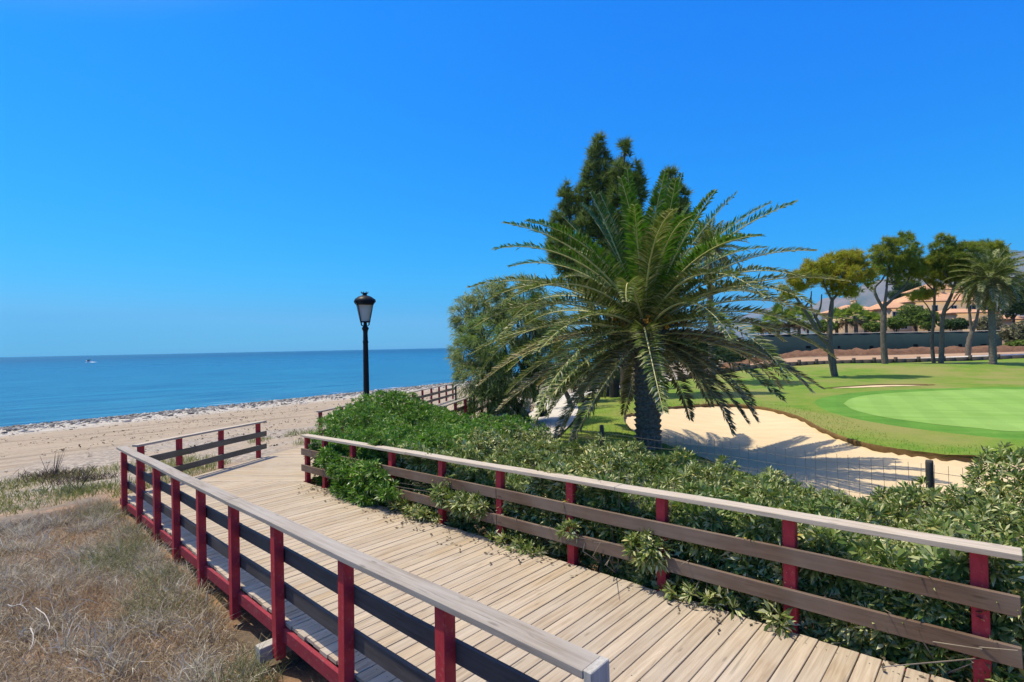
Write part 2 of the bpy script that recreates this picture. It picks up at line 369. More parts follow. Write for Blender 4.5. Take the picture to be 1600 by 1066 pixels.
def mat_sea():
    w = NT('sea_water'); p = w.pos()
    at = w.n('ShaderNodeAttribute'); at.attribute_name = 'shore'; t = at.outputs['Fac']
    band = w.noise(w.pos((.012,.10,1), -.70), 1, 4, .55)
    deep = w.ramp(w.map(t, 0, 600), [(0,(.036,.125,.195)),(.05,(.014,.115,.195)),(.25,(.007,.092,.19)),(1,(.003,.058,.16))])
    rip = w.noise(w.pos((.05,.42,1), -.72), 1, 5, .65)
    c = w.mix(w.map(band, .38, .66, 0, .55), deep, (.012,.16,.235)); c = w.mix(w.map(rip, .44, .60, 0, .85), c, (.003,.040,.115))
    rip2 = w.noise(w.pos((.09,.8,1), -.66), 1, 5, .7); c = w.mix(w.map(rip2, .54, .68, 0, .6), c, (.035,.20,.29)); cap = w.map(w.noise(w.pos((.16,1.1,1), -.7), 1, 4, .75), .735, .76, 0, .7); c = w.mix(cap, c, (.55,.66,.72))
    surf = w.noise(w.pos((.06,.5,1), -.72), 1, 5, .6)
    foam = w.math('MULTIPLY', w.map(surf, .60, .68), w.map(t, 1.2, 5, 1, 0))
    c = w.mix(foam, c, (.7,.75,.77))
    w.set(Base_Color=c, Roughness=w.map(t, 0, 900, .22, .42)); w.p.inputs['IOR'].default_value = 1.33; w.p.inputs['Specular IOR Level'].default_value = .35
    h = w.math('ADD', w.noise(w.pos((.25,.9,1), -.72), 1, 5, .6), w.math('MULTIPLY', w.noise(w.pos((1.2,2.6,1), -.6), 1, 3), .35))
    w.bump(h, .55, .35); return w.m
M['sea'] = mat_sea()
def mat_mount():
    w = NT('mountain_scrub'); p = w.pos(); n = w.noise(p, .004, 6, .6); m = w.noise(p, .0011, 4)
    c = w.mix(w.map(n, .4, .62), (.07,.085,.045), (.24,.17,.12)); c = w.mix(w.map(m, .45, .65, 0, .7), c, (.28,.20,.15))
    w.set(Base_Color=c, Roughness=.95); return w.m
M['mountain'] = mat_mount()

# ------------------------------------------------------------------ vegetation generators (all numpy)
def unit(v): return v/(np.linalg.norm(v, axis=-1, keepdims=True)+1e-9)
def rdir(n): return unit(RS.normal(size=(n, 3)))
def whorls(P, A, K, L, W, spread=(25, 85), droop=.15):
    """K leaves round each axis A at P, each leaf one folded quad"""
    N = len(P); A = unit(A)
    ref = np.where(np.abs(A[:, 2:3]) < .9, np.array([[0,0,1.]]), np.array([[1.,0,0]]))
    U = unit(np.cross(A, ref)); Wv = np.cross(A, U)
    th = (np.arange(K)[None]*2.399963+RS.rand(N, 1)*6.28+RS.normal(size=(N, K))*.25)
    ph = np.radians(spread[0]+(spread[1]-spread[0])*(np.arange(K)[None]+RS.rand(N, K))/K)
    rad = np.cos(th)[..., None]*U[:, None]+np.sin(th)[..., None]*Wv[:, None]
    d = np.cos(ph)[..., None]*A[:, None]+np.sin(ph)[..., None]*rad
    l = np.asarray(L)[..., None] if np.ndim(L) else L
    l = l*(.65+.5*RS.rand(N, K))
    side = unit(np.cross(d, A[:, None]+.3*RS.normal(size=(N, K, 3))))
    nrm = np.cross(side, d)
    base = P[:, None]+d*(l*.08)[..., None]
    tip = P[:, None]+d*l[..., None]-np.array([0,0,1.])*(l*droop*(RS.rand(N, K)))[..., None]
    mid = P[:, None]+d*(l*.60)[..., None]+nrm*(l*.04)[..., None]
    w = (l*W)[..., None]
    V = np.stack([base, mid-side*w-nrm*w*.25, tip, mid+side*w-nrm*w*.25], 2).reshape(-1, 3)
    return V, np.arange(len(V)).reshape(-1, 4)
def needles(P, A, K, L, w, cone=80, jit=.15):
    """a tuft of K needles (one thin triangle each) at every P, fanned round axis A"""
    N = len(P); A = unit(A)
    d = unit(A[:, None]*np.cos(np.radians(cone))+rdir(N*K).reshape(N, K, 3)*np.sin(np.radians(cone)))
    l = (np.asarray(L)[:, None] if np.ndim(L) else L)*(.6+.5*RS.rand(N, K))
    o = P[:, None]+RS.normal(size=(N, K, 3))*jit*l[..., None]
    s = unit(np.cross(d, rdir(N*K).reshape(N, K, 3)))*w/2
    V = np.stack([o-s, o+s, o+d*l[..., None]], 2).reshape(-1, 3)
    return V, np.arange(len(V)).reshape(-1, 3)
def sprays(P, A, K, L, w, droop=.5):
    """feathery drooping strands: two joined slivers each"""
    N = len(P); d = unit(unit(A)[:, None]+rdir(N*K).reshape(N, K, 3)*.75)
    l = L*(.5+.7*RS.rand(N, K)); o = P[:, None]+RS.normal(size=(N, K, 3))*.12*L
    s = unit(np.cross(d, rdir(N*K).reshape(N, K, 3)))*w/2
    m = o+d*(l*.55)[..., None]; tip = m+unit(d+np.array([0,0,-droop])*(.5+RS.rand(N, K, 1)))*(l*.5)[..., None]
    V = np.stack([o, m-s, tip, m+s], 2).reshape(-1, 3)
    return V, np.arange(len(V)).reshape(-1, 4)
def blades(P, L, w, lean=.5, curl=.5):
    N = len(P); L = np.broadcast_to(L, (N,))*(.5+.8*RS.rand(N))
    a = RS.rand(N)*2*PI; d = np.stack([np.cos(a)*lean*RS.rand(N)*1.6, np.sin(a)*lean*RS.rand(N)*1.6, np.ones(N)], -1); d = unit(d)
    side = unit(np.cross(d, rdir(N)))*w/2
    m = P+d*(L*.6)[:, None]
    h = unit(np.stack([np.cos(a), np.sin(a), -.3*np.ones(N)], -1))
    tip = m+unit(d+h*curl*(RS.rand(N, 1)*2))*(L*.5)[:, None]
    V = np.stack([P-side, P+side, m+side*.7, m-side*.7, tip], 1)
    i = np.arange(N)[:, None]*5
    return V.reshape(-1, 3), i+np.array([[0,1,2,3]]), i+np.array([[3,2,4]])
def ell_surface(c, r, n, fill=.25):
    d = rdir(n); k = 1-fill*RS.rand(n, 1)**1.5
    return np.array(c)+d*np.array(r)*k, unit(d/np.array(r))

# ------------------------------------------------------------------ terrain sheet
def grid_sheet(name, xs, ys, mat, zf, attr=True, kind='structure'):
    X, Y = np.meshgrid(xs, ys); Z = zf(X, Y)
    V = np.stack([X, Y, Z], -1).reshape(-1, 3); nx, ny = len(xs), len(ys)
    i = (np.arange(ny-1)[:, None]*nx+np.arange(nx-1)[None]).ravel()
    o = mk(name, V, np.stack([i, i+1, i+nx+1, i+nx], 1), mat, None, True)
    if attr:
        a = o.data.attributes.new('shore', 'FLOAT', 'POINT'); a.data.foreach_set('value', np.abs(shore_t(X, Y)).ravel().astype(np.float32))
    return tag(o, kind=kind)
def axis(*seg):
    return np.unique(np.concatenate([np.linspace(a, b, n) for a, b, n in seg]).round(4))
gx = axis((-9000,-1000,12),(-1000,-130,18),(-130,-30,70),(-30,-14,54),(-14,-1,130),(-1,8,30),(8,130,70),(130,1000,30),(1000,16000,26))
gy = axis((-600,-60,12),(-60,1,24),(1,13,120),(13,32,110),(32,110,120),(110,400,40),(400,2000,26),(2000,16000,26))

# outlines measured from the photograph, on the golf course's level
GZ = 2.52
def px2(pts, z=GZ): return [tuple(at_z(x, y, z)[:2]) for x, y in pts]
BUNK = px2([(1000,647),(1025,641),(1060,636),(1100,634),(1140,634.5),(1175,637),(1215,644),(1250,655),(1278,670),(1310,684),(1350,697),(1400,706.5),(1450,713),(1500,717.5)])+ \
       [(12.9,12.6),(13.4,11.0),(12.9,8.6),(10.8,7.0),(8.6,6.8),(6.9,8.2),(5.9,9.8),(5.35,11.6),(4.95,13.6),(4.25,16.6),(4.15,18.2),(4.3,19.8),(4.55,21.2),(4.9,22.2)]
BUNK = curve(np.array(BUNK+[BUNK[0]]), 140)[:-1]
B2 = curve(np.array([(19.6,32.6),(21.5,33.2),(24,33.8),(26.5,33.6),(27.2,33.0),(25,32.6),(22.5,32.3),(20.5,32.2),(19.6,32.6)]), 50)[:-1]
COLL = px2([(1272,630),(1285,640),(1320,652),(1380,664),(1450,674),(1520,682),(1600,689)])+[(17.5,15.2),(22,16),(28,19),(33,24),(35,29.5),(33,31.5)]+px2([(1600,605.5),(1540,606),(1480,607.5),(1400,610),(1340,614),(1300,619.5),(1280,624)])
COLL = curve(np.array(COLL+[COLL[0]]), 110)[:-1]
GREEN = px2([(1318,632),(1335,642),(1380,653),(1450,663),(1520,670),(1600,676)])+[(19.4,17.2),(23,18.2),(27.5,20.5),(31.5,24.5),(33,28.5),(31.8,30.2)]+px2([(1600,609),(1540,609),(1480,611),(1410,614),(1360,618),(1330,624)])
GREEN = curve(np.array(GREEN+[GREEN[0]]), 100)[:-1]
def inside(P, poly):
    x, y = P[:, 0], P[:, 1]; r = np.zeros(len(P), bool); n = len(poly)
    for i in range(n):
        x1, y1 = poly[i]; x2, y2 = poly[(i+1) % n]
        c = (y1 > y) != (y2 > y)
        with np.errstate(divide='ignore', invalid='ignore'):
            r ^= c & (x < (x2-x1)*(y-y1)/(y2-y1)+x1)
    return r
def edist(P, poly):
    b = np.full(len(P), 1e9); n = len(poly)
    for i in range(n):
        a = np.array(poly[i]); e = np.array(poly[(i+1) % n])-a
        u = np.clip(((P-a)@e)/(e@e+1e-12), 0, 1); d = P-(a+u[:, None]*e); b = np.minimum(b, np.hypot(d[:,0], d[:,1]))
    return b
def golf_z(x, y):
    P = np.stack([np.ravel(x), np.ravel(y)], -1)
    z = ground(P[:, 0], P[:, 1], False)+.03
    z += .05*fbm(P[:,0]*.12+3, P[:,1]*.12, 3)*sst(1, 6, edist(P, GREEN))*sst(.3, 4, edist(P, BUNK))*sst(.3,2,edist(P,COLL))
    db = edist(P, BUNK); ins = inside(P, BUNK)
    z += np.where(ins, 0, .05*np.exp(-db/.8))
    d2 = edist(P, B2); z += np.where(inside(P, B2), 0, .0*d2)
    return z.reshape(np.shape(x))
def sheet(name, outline, mat, zf, step, holes=(), skirt=0, smooth=True):
    """triangulated sheet with a clean outline; rises and falls with zf"""
    out = np.array(outline); pts = [tuple(p) for p in out]; n0 = len(pts)
    edges = [(i, (i+1) % n0) for i in range(n0)]
    for h in holes:
        k = len(pts); pts += [tuple(p) for p in h]; edges += [(k+i, k+(i+1) % len(h)) for i in range(len(h))]
    lo, hi = out.min(0), out.max(0)
    G = np.stack(np.meshgrid(np.arange(lo[0]+step/2, hi[0], step), np.arange(lo[1]+step/2, hi[1], step)), -1).reshape(-1, 2)
    G = G+RS.uniform(-.2, .2, G.shape)*step
    m = inside(G, out) & (edist(G, out) > step*.3)
    for h in holes: m &= ~inside(G, h) & (edist(G, h) > step*.25)
    pts += [tuple(p) for p in G[m]]
    vs, es, fs, *_ = delaunay_2d_cdt([Vector(p) for p in pts], edges, [], 0, 1e-5)
    v = np.array([(q.x, q.y) for q in vs]); f = np.array([t for t in fs if len(t) == 3])
    cen = v[f].mean(1); k = inside(cen, out)
    for h in holes: k &= ~inside(cen, h)
    f = f[k]
    a = v[f]; cr = (a[:,1,0]-a[:,0,0])*(a[:,2,1]-a[:,0,1])-(a[:,1,1]-a[:,0,1])*(a[:,2,0]-a[:,0,0])
    f[cr < 0] = f[cr < 0][:, ::-1]
    V = np.column_stack([v, zf(v[:,0], v[:,1])])
    return tag(mk(name, V, f, mat, None, smooth), kind='structure')

LAWN = np.array([(3.0,9.8),(14.5,-2.0),(40,-4),(120,20),(125,64),(60,58),(46,55.5),(36,54),(28,52),(20,49),(13.6,45),(8.6,40.4),(5.2,35),(3.6,29.5),(2.9,24),(2.3,20),(1.3,16.5),(1.6,12.5)])
LAWN = curve(np.concatenate([LAWN, LAWN[:1]]), 160)[:-1]
def under(X, Y):
    """the beach sheet dips under the golf course's own sheets"""
    P = np.stack([np.ravel(X), np.ravel(Y)], -1)
    z = ground(X, Y)
    k = inside(P, LAWN); e = edist(P, LAWN)
    z = z-(np.where(k, np.clip(e, 0, 1)*.7, 0)).reshape(X.shape)
    return z
grid_sheet('ground', gx, gy, M['beach'], under)
sx = axis((-15000,-2000,20),(-2000,-300,30),(-300,-60,50),(-60,20,90),(20,300,50),(300,17000,40)); sy = axis((-700,-50,16),(-50,20,24),(20,130,110),(130,600,60),(600,16500,60))
grid_sheet('sea', sx, sy, M['sea'], lambda X, Y: 0*X)

sheet('lawn', LAWN, M['lawn'], golf_z, 1.0, (BUNK, B2, COLL))
bz = lambda x, y: golf_z(x, y)-.11-.22*sst(0, 3, edist(np.stack([np.ravel(x), np.ravel(y)], -1), BUNK)).reshape(np.shape(x))
sheet('bunker_sand', BUNK, M['bunker'], bz, .45)
b2z = lambda x, y: golf_z(x, y)-.035
sheet('small_bunker_sand', B2, M['bunker'], b2z, .5)
sheet('green_collar', COLL, M['collar'], lambda x, y: golf_z(x, y), .8, (GREEN,))
sheet('putting_green', GREEN, M['green'], lambda x, y: golf_z(x, y)+.006, .8)
def lip(name, poly, depth):
    n = len(poly); top = golf_z(poly[:,0], poly[:,1]); cen = poly.mean(0)
    inw = poly+(cen-poly)/np.linalg.norm(cen-poly, axis=1)[:, None]*(.05+.05*RS.rand(n, 1))
    j = .02*RS.rand(n)
    V = np.concatenate([np.column_stack([poly, top+.012+j]), np.column_stack([inw, top-.03+j]), np.column_stack([poly, top-depth])])
    i = np.arange(n); k = (i+1) % n
    F4 = np.concatenate([np.stack([i, k, k+n, i+n], 1), np.stack([i+n, k+n, k+2*n, i+2*n], 1)])
    return tag(mk(name, V, F4, M['lip'], None, False), kind='structure')
lip('bunker_edge', BUNK, .16); lip('small_bunker_edge', B2, .09)

def ribbon(name, P, wid, mat, lift, m=90):
    c = curve(np.array(P, float), m); t = np.gradient(c, axis=0); t /= np.linalg.norm(t, axis=1)[:, None]; nn = np.stack([-t[:,1], t[:,0]], -1)
    w = np.broadcast_to(wid, (m,))[:, None]/2
    k = 5; rows = [c+nn*w*a for a in np.linspace(-1, 1, k)]
    V = np.stack(rows, 1).reshape(-1, 2); Z = np.maximum(ground(V[:,0], V[:,1]), ground(V[:,0], V[:,1], False)+.03)+lift
    i = (np.arange(m-1)[:, None]*k+np.arange(k-1)[None]).ravel()
    return tag(mk(name, np.column_stack([V, Z]), np.stack([i+k, i+k+1, i+1, i], 1), mat, None, True), kind='structure')
PATH = [(-1.2,13.5),(.2,17),(1.2,20.5),(2.0,25),(2.6,30),(4.2,36),(7.6,41.8),(13,46.6),(20,50.6),(28,53.8),(36,55.8),(46,57.2),(60,59.5),(80,62),(110,64)]
ribbon('cart_path', PATH, 2.3, M['path'], .05)
ribbon('bare_earth_strip', [(20,56),(30,58.5),(40,60.5),(52,62),(66,64.5),(82,68)], np.linspace(5, 7, 60), M['dirtpath'], .03, 60)

# ------------------------------------------------------------------ boardwalk
def frame(dx, dy, slope_dir=None):
    pass
def clip_poly(poly, a, b, c):       # keep a*x+b*y<=c
    r = []
    for i in range(len(poly)):
        p, q = poly[i], poly[(i+1) % len(poly)]; fp = a*p[0]+b*p[1]-c; fq = a*q[0]+b*q[1]-c
        if fp <= 0: r.append(p)
        if (fp < 0 < fq) or (fq < 0 < fp):
            u = fp/(fp-fq); r.append((p[0]+(q[0]-p[0])*u, p[1]+(q[1]-p[1])*u))
    return r
def planks(name, region, xdir, pitch, gap, parent):
    """individual deck boards, long side along local X, clipped to a convex region of the plan"""
    xdir = np.array(xdir)/np.linalg.norm(xdir); yd = np.array([-xdir[1], xdir[0]]); org = np.array(region).mean(0)
    loc = [((np.array(p)-org)@xdir, (np.array(p)-org)@yd) for p in region]
    hp = []; n = len(loc); area = sum(loc[i][0]*loc[(i+1) % n][1]-loc[(i+1) % n][0]*loc[i][1] for i in range(n))
    for i in range(n):
        p, q = loc[i], loc[(i+1) % n]; a, b = q[1]-p[1], -(q[0]-p[0])
        if area < 0: a, b = -a, -b
        hp.append((a, b, a*p[0]+b*p[1]))
    y0, y1 = min(p[1] for p in loc), max(p[1] for p in loc)
    b = B(); y = y0
    while y < y1:
        jr = RS.uniform(-.002, .002)
        poly = [(-60, y), (60, y), (60, y+pitch-gap+jr), (-60, y+pitch-gap+jr)]
        for h in hp: poly = clip_poly(poly, *h) if poly else poly
        if len(poly) >= 3:
            j0, j1 = RS.uniform(-.012, .012), RS.uniform(-.012, .012); dz = RS.uniform(-.0018, .0018)
            poly = [(p[0]+(j0 if p[0] < 0 else j1), p[1]) for p in poly]; k = len(poly)
            W = [org+xdir*p[0]+yd*p[1] for p in poly]
            top = [(p[0], p[1], deck_z(*w)+dz) for p, w in zip(poly, W)]; cx = np.mean([p[0] for p in poly]); cy = np.mean([p[1] for p in poly])
            e = .0035
            tin = [(p[0], p[1]+(e if p[1] < cy else -e), p[2]) for p in top]
            mid = [(p[0], p[1], p[2]-e) for p in top]; bot = [(p[0], p[1], p[2]-.032) for p in top]
            V = tin+mid+bot
            fs = [list(range(k))]+[[k+i, k+(i+1) % k, (i+1) % k, i] for i in range(k)]+[[2*k+i, 2*k+(i+1) % k, k+(i+1) % k, k+i] for i in range(k)]
            PV.setdefault(name, []).append((V, fs))
        y += pitch
    me = bpy.data.meshes.new(name); VV = []; FF = []
    for V, fs in PV[name]:
        o = len(VV); VV += V; FF += [[i+o for i in f] for f in fs]
    me.from_pydata(VV, [], FF); me.update(); me.materials.append(M['deck'])
    o = bpy.data.objects.new(name, me); COL.objects.link(o); o.location = (org[0], org[1], 0); o.rotation_euler = (0, 0, math.atan2(xdir[1], xdir[0]))
    if parent: o.parent = parent
    return o
PV = {}
bw = bpy.data.objects.new('boardwalk', None); COL.objects.link(bw); tag(bw, kind='structure')
NL, NR = 2.075, 4.865
SEAM_L, SEAM_R = np.array([-7.95, 10.75]), np.array([-4.45, 11.06])
c0 = sn(14.5, NL)
seam_dir = np.array([.983, -.18])
pR = sn(10.92, NR)
pL = pR-seam_dir*1.0
pL = np.array([-7.66, 11.60]); seam_dir = (pR-pL)/np.linalg.norm(pR-pL)
CORN = sn(13.0, NL)
sg = np.array([-seam_dir[1], seam_dir[0]])*.004
main = [tuple(sn(-6, NL)), tuple(sn(-6, NR)), tuple(pR-sg), tuple(pL-sg), tuple(CORN)]
planks('deck_boards', main, NV, .146, .0085, bw)
land = [tuple(pL+sg), tuple(pR+sg), (-2.35,16.6), (-6.33,16.6), (-6.98,14.5)]
planks('landing_boards', land, seam_dir, .146, .0085, bw)
far = [(-6.33,16.606),(-2.35,16.606),(.15,33),(-3.75,33)]
planks('far_deck_boards', far, (.99,-.12), .146, .0085, bw)

# screw heads in the deck, two to a bearer line
nv = B()
for j in range(112):
    s0 = -5.9+j*.146
    for nn_ in (NL+.16, (NL+NR)/2-.02, NR-.13):
        for ds in (-.036, .036):
            xy = sn(s0+ds+RS.uniform(-.006, .006), nn_+RS.uniform(-.008, .008)); r = .0052
            if s0 < 10.7: nv.add([(xy[0]+r*math.cos(a), xy[1]+r*math.sin(a), deck_z(*xy)+.0035) for a in (0, 1.57, 3.14, 4.71)], [(0,1,2,3)])
nv.obj('deck_screws', M['black_metal'] if 'black_metal' in M else M['timber_dark'], bw)
def board(name, p0, p1, hw, hz, mat, parent, org, bev=.004, up=None):
    """timber with chamfered edges, local X along p0->p1; hw = half width (sideways), hz = half depth (upwards)"""
    p0 = np.array(p0, float); p1 = np.array(p1, float); L = np.linalg.norm(p1-p0); x = (p1-p0)/L
    z = np.array([0,0,1.]) if abs(x[2]) < .9 else np.array(up if up is not None else [DV[0],DV[1],0])
    y = np.cross(z, x); y /= np.linalg.norm(y); z = np.cross(x, y)
    bm = bmesh.new(); bmesh.ops.create_cube(bm, size=1)
    for v in bm.verts: v.co = (v.co.x*L, v.co.y*2*hw, v.co.z*2*hz)
    if bev: bmesh.ops.bevel(bm, geom=bm.edges[:], offset=bev, segments=1, affect='EDGES')
    if L > .8 and bev:      # a little waviness so that long timbers are not ruler straight
        bmesh.ops.subdivide_edges(bm, edges=[e for e in bm.edges if abs(e.verts[0].co.x-e.verts[1].co.x) > L*.8], cuts=max(2, int(L/.6)))
        ph = RS.rand(4)*6
        for v in bm.verts: v.co.y += .0035*math.sin(v.co.x*2.1+ph[0]); v.co.z += .003*math.sin(v.co.x*1.7+ph[1])
    me = bpy.data.meshes.new(name); bm.to_mesh(me); bm.free(); me.materials.append(mat)
    o = bpy.data.objects.new(name, me); COL.objects.link(o); o.parent = parent
    R = Matrix(((x[0],y[0],z[0]),(x[1],y[1],z[1]),(x[2],y[2],z[2]))).to_4x4()
    c = (p0+p1)/2-np.array(org); o.matrix_local = Matrix.Translation(c)@R
    return o
def P3(xy, h): return np.array([xy[0], xy[1], deck_z(*xy)+h])
# red fascia and bearers below the deck edge
board('fascia', P3(sn(-6, NL+.0), -.035-.065)-np.append(NV*.022,0), P3(sn(13.0, NL), -.035-.065)-np.append(NV*.022,0), .02, .065, M['red_old'], bw, (0,0,0))
board('fascia', P3(sn(-6, NR), -.12)+np.append(NV*.022,0), P3(sn(10.85, NR), -.12)+np.append(NV*.022,0), .02, .085, M['red_old'], bw, (0,0,0))
for s in (5.22,): board('bearer', P3(sn(s, 1.86), -.27), P3(sn(s, 3.2), -.27), .055, .075, M['grey_post'], bw, (0,0,0))

def railing(name, label, posts, line, hand, boards, handmat, boardmat, postmat, group, post_h=.953, wid=.078, deep=.045, side=1, base=-.33, hh=(.64, .29), bw_=.07):
    """posts: list of (xy, lean); hand: list of (xy0, xy1) segments; boards the same"""
    org = P3(posts[0][0], 0); root = thing(name, org, label, 'railing', group)
    for xy, dirv, lean in posts:
        p0 = P3(xy, base); p1 = P3(xy, post_h)+np.append(np.array(dirv)*0, 0)+np.append(lean, 0)
        board('post', p0, p1, deep, .05, postmat, root, org, .004, up=[dirv[0], dirv[1], 0])
    for a, b in hand: board('handrail', P3(a, .978), P3(b, .978), wid, .022, handmat, root, org)
    for a, b in boards:
        for h in hh: board('rail_board', P3(a, h), P3(b, h), .0175, bw_, boardmat, root, org)
    return root
NO = np.zeros(2)
def lean(a): return NV*a*RS.uniform(-1, 1)+DV*a*RS.uniform(-1, 1)
ls = [2.53, 3.79, 5.10, 6.30, 7.50, 8.72, 9.87, 11.16, 12.43]
pl = [(sn(s+.02, 2.022), DV, lean(.012)) for s in ls]
rl = railing('railing', 'seaward railing with dark boards along the near boardwalk, bare grey post at its near end', pl, None,
    [(sn(1.44, 2.025), sn(6.345, 2.02)), (sn(6.350, 2.02), sn(13.02, 2.06))],
    [(sn(1.46, 2.088), sn(6.3, 2.088)), (sn(6.304, 2.088), sn(13.0, 2.088))], M['handrail'], M['board_dark'], M['red'], None)
org = P3(pl[0][0], 0)
board('end_post', P3(sn(1.415, 2.025), -.3), P3(sn(1.415, 2.025), 1.004), .023, .077, M['grey_post'], rl, org, .004, up=[NV[0],NV[1],0])
# landing rail
la, lb = np.array([-7.86,10.66]), np.array([-7.02,14.42]); ld = (lb-la)/np.linalg.norm(lb-la); lnn = np.array([ld[1],-ld[0]])
pp = [(la+ld*q+lnn*.0, ld, lean(.01)) for q in (.12, 1.05, 2.28, 3.62)]
railing('railing', 'short railing with olive boards at the landing, facing the beach', pp, None, [(la-ld*.02, lb)], [(la+ld*.0+lnn*.066, lb+lnn*.066)],
    M['rail_light'], M['board_olive'], M['red'], None)
# inland rail
rs_ = [.14, 1.38, 2.60, 3.77, 4.98, 6.25, 7.60, 8.90, 10.05, 10.86]
pr = [(sn(s, 4.948), DV, NV*.03*max(0, 1-s/5)+lean(.008)) for s in rs_]
railing('railing', 'inland railing with brown boards and bright red posts, hedge leaning through it', pr, None,
    [(sn(-.085, 4.943), sn(3.1, 4.943)), (sn(3.104, 4.943), sn(7.1, 4.945)), (sn(7.104, 4.945), sn(10.97, 4.945))],
    [(sn(-.07, 4.883), sn(4.98, 4.883)), (sn(4.984, 4.883), sn(10.98, 4.883))], M['rail_light'], M['board_brown'], M['red'], None, wid=.083)
# far rails
fa, fb = np.array([-6.35,16.7]), np.array([-3.75,33.0]); fd = (fb-fa)/np.linalg.norm(fb-fa); fn = np.array([fd[1],-fd[0]])
railing('railing', 'distant brown railing on the beach side of the far boardwalk, behind the bright shrub', [(fa+fd*q, fd, lean(.01)) for q in np.arange(.1, 16.5, 1.45)], None,
    [(fa, fb)], [(fa+fn*.066, fb+fn*.066)], M['handrail'], M['board_olive'], M['red_old'], None)
ga, gb = np.array([-2.3,16.7]), np.array([.25,33.0]); gd = (gb-ga)/np.linalg.norm(gb-ga); gn = np.array([gd[1],-gd[0]])
railing('railing', 'distant weathered railing on the inland side of the far boardwalk, under the tamarisk', [(ga+gd*q, gd, lean(.01)) for q in np.arange(.1, 16.5, 1.45)], None,
    [(ga, gb)], [(ga-gn*.066, gb-gn*.066)], M['handrail'], M['board_olive'], M['red_old'], None)

# ------------------------------------------------------------------ low wall by the cart path
w_ = B(); wp = curve(np.array([(-.55,19.0),(.1,22.5),(.75,27)]), 12)
for i in range(11):
    a, b_ = wp[i], wp[i+1]; t = (b_-a)/np.linalg.norm(b_-a); nn = np.array([-t[1], t[0]])*.14
    z0 = 2.0; z1 = 3.02
    w_.add([(*(a-nn), z0), (*(a+nn), z0), (*(b_+nn), z0), (*(b_-nn), z0), (*(a-nn), z1), (*(a+nn), z1), (*(b_+nn), z1), (*(b_-nn), z1)],
           [(4,7,6,5),(0,4,5,1),(3,2,6,7),(0,3,7,4),(1,5,6,2)])
tag(w_.obj('low_wall', M['path']), 'low concrete wall beside the pale path, under the tamarisk', 'wall')

# ------------------------------------------------------------------ street lamp
LX, LY = at_d(573, 640, 16)[:2]; lz = float(ground(LX, LY))
lp = thing('street_lamp', (LX, LY, lz), 'black iron street lamp with a tapered lantern, rising from the bright shrub by the beach', 'street lamp')
T = 5.6-(457-546.4)/800*16-lz       # overall height
g0 = T-.96
b = B(); b.lathe([(.0,0),(.17,0),(.17,.12),(.14,.16),(.13,.7),(.155,.74),(.155,.8),(.105,.86),(.10,1.0),(.088,2.2),(.078,g0-.62)], seg=20); b.obj('pole', M['black_metal'], lp, True)
b = B(); b.lathe([(.078,g0-.63),(.092,g0-.60),(.075,g0-.54),(.070,g0-.3),(.078,g0-.24),(.105,g0-.18),(.10,g0-.14),(.06,g0-.10),(.05,g0+.02),(.0,g0+.02)], seg=20); b.obj('collar', M['black_metal'], lp, True)
b = B()
for k in range(4):
    a = k*PI/2+PI/4+.35; ca, sa = math.cos(a), math.sin(a)
    b.tube([(.07*ca, .07*sa, g0-.10), (.16*ca, .16*sa, g0-.06), (.17*ca, .17*sa, g0+.02), (.175*ca, .175*sa, g0+.04)], .012, 6)
b.obj('bracket', M['black_metal'], lp)
def frus(b, r0, z0, r1, z1, seg=4, rot=.35+PI/4): 
    a = np.arange(seg)*2*PI/seg+rot
    V = [(r0*math.cos(t), r0*math.sin(t), z0) for t in a]+[(r1*math.cos(t), r1*math.sin(t), z1) for t in a]
    b.add(V, [(i, (i+1) % seg, seg+(i+1) % seg, seg+i) for i in range(seg)]); 
    b.add(V, [tuple(range(seg))[::-1]] if seg == 4 else []); b.add(V, [tuple(range(seg, 2*seg))] if seg == 4 else [])
b = B(); frus(b, .185, g0+.055, .315, g0+.555); b.obj('lantern_glass', M['lamp_glass'], lp)
b = B(); frus(b, .205, g0+.02, .205, g0+.055); frus(b, .345, g0+.555, .36, g0+.60); frus(b, .39, g0+.60, .385, g0+.655)
for k in range(4):
    a = k*PI/2+.35+PI/4
    b.tube([(.19*math.cos(a), .19*math.sin(a), g0+.05), (.322*math.cos(a), .322*math.sin(a), g0+.56)], .013, 5)
    b.tube([(.385*math.cos(a), .385*math.sin(a), g0+.63), (.41*math.cos(a), .41*math.sin(a), g0+.69), (.395*math.cos(a), .395*math.sin(a), g0+.735)], [.022,.016,.006], 6)
b.obj('lantern_frame', M['black_metal'], lp)
b = B(); b.lathe([(.33,g0+.655),(.335,g0+.68),(.29,g0+.76),(.19,g0+.83),(.085,g0+.865),(.06,g0+.88),(.0,g0+.88)], seg=20); b.obj('lantern_roof', M['black_metal'], lp, True)
b = B(); b.lathe([(.05,g0+.875),(.075,g0+.90),(.05,g0+.915),(.085,g0+.94),(.075,g0+.945),(.0,g0+.93)], seg=14)
for k in range(8):
    a = k*PI/4; b.tube([(.07*math.cos(a), .07*math.sin(a), g0+.925), (.10*math.cos(a), .10*math.sin(a), g0+.95), (.115*math.cos(a), .115*math.sin(a), g0+.985)], [.016,.013,.003], 5)
b.obj('finial', M['black_metal'], lp, False)

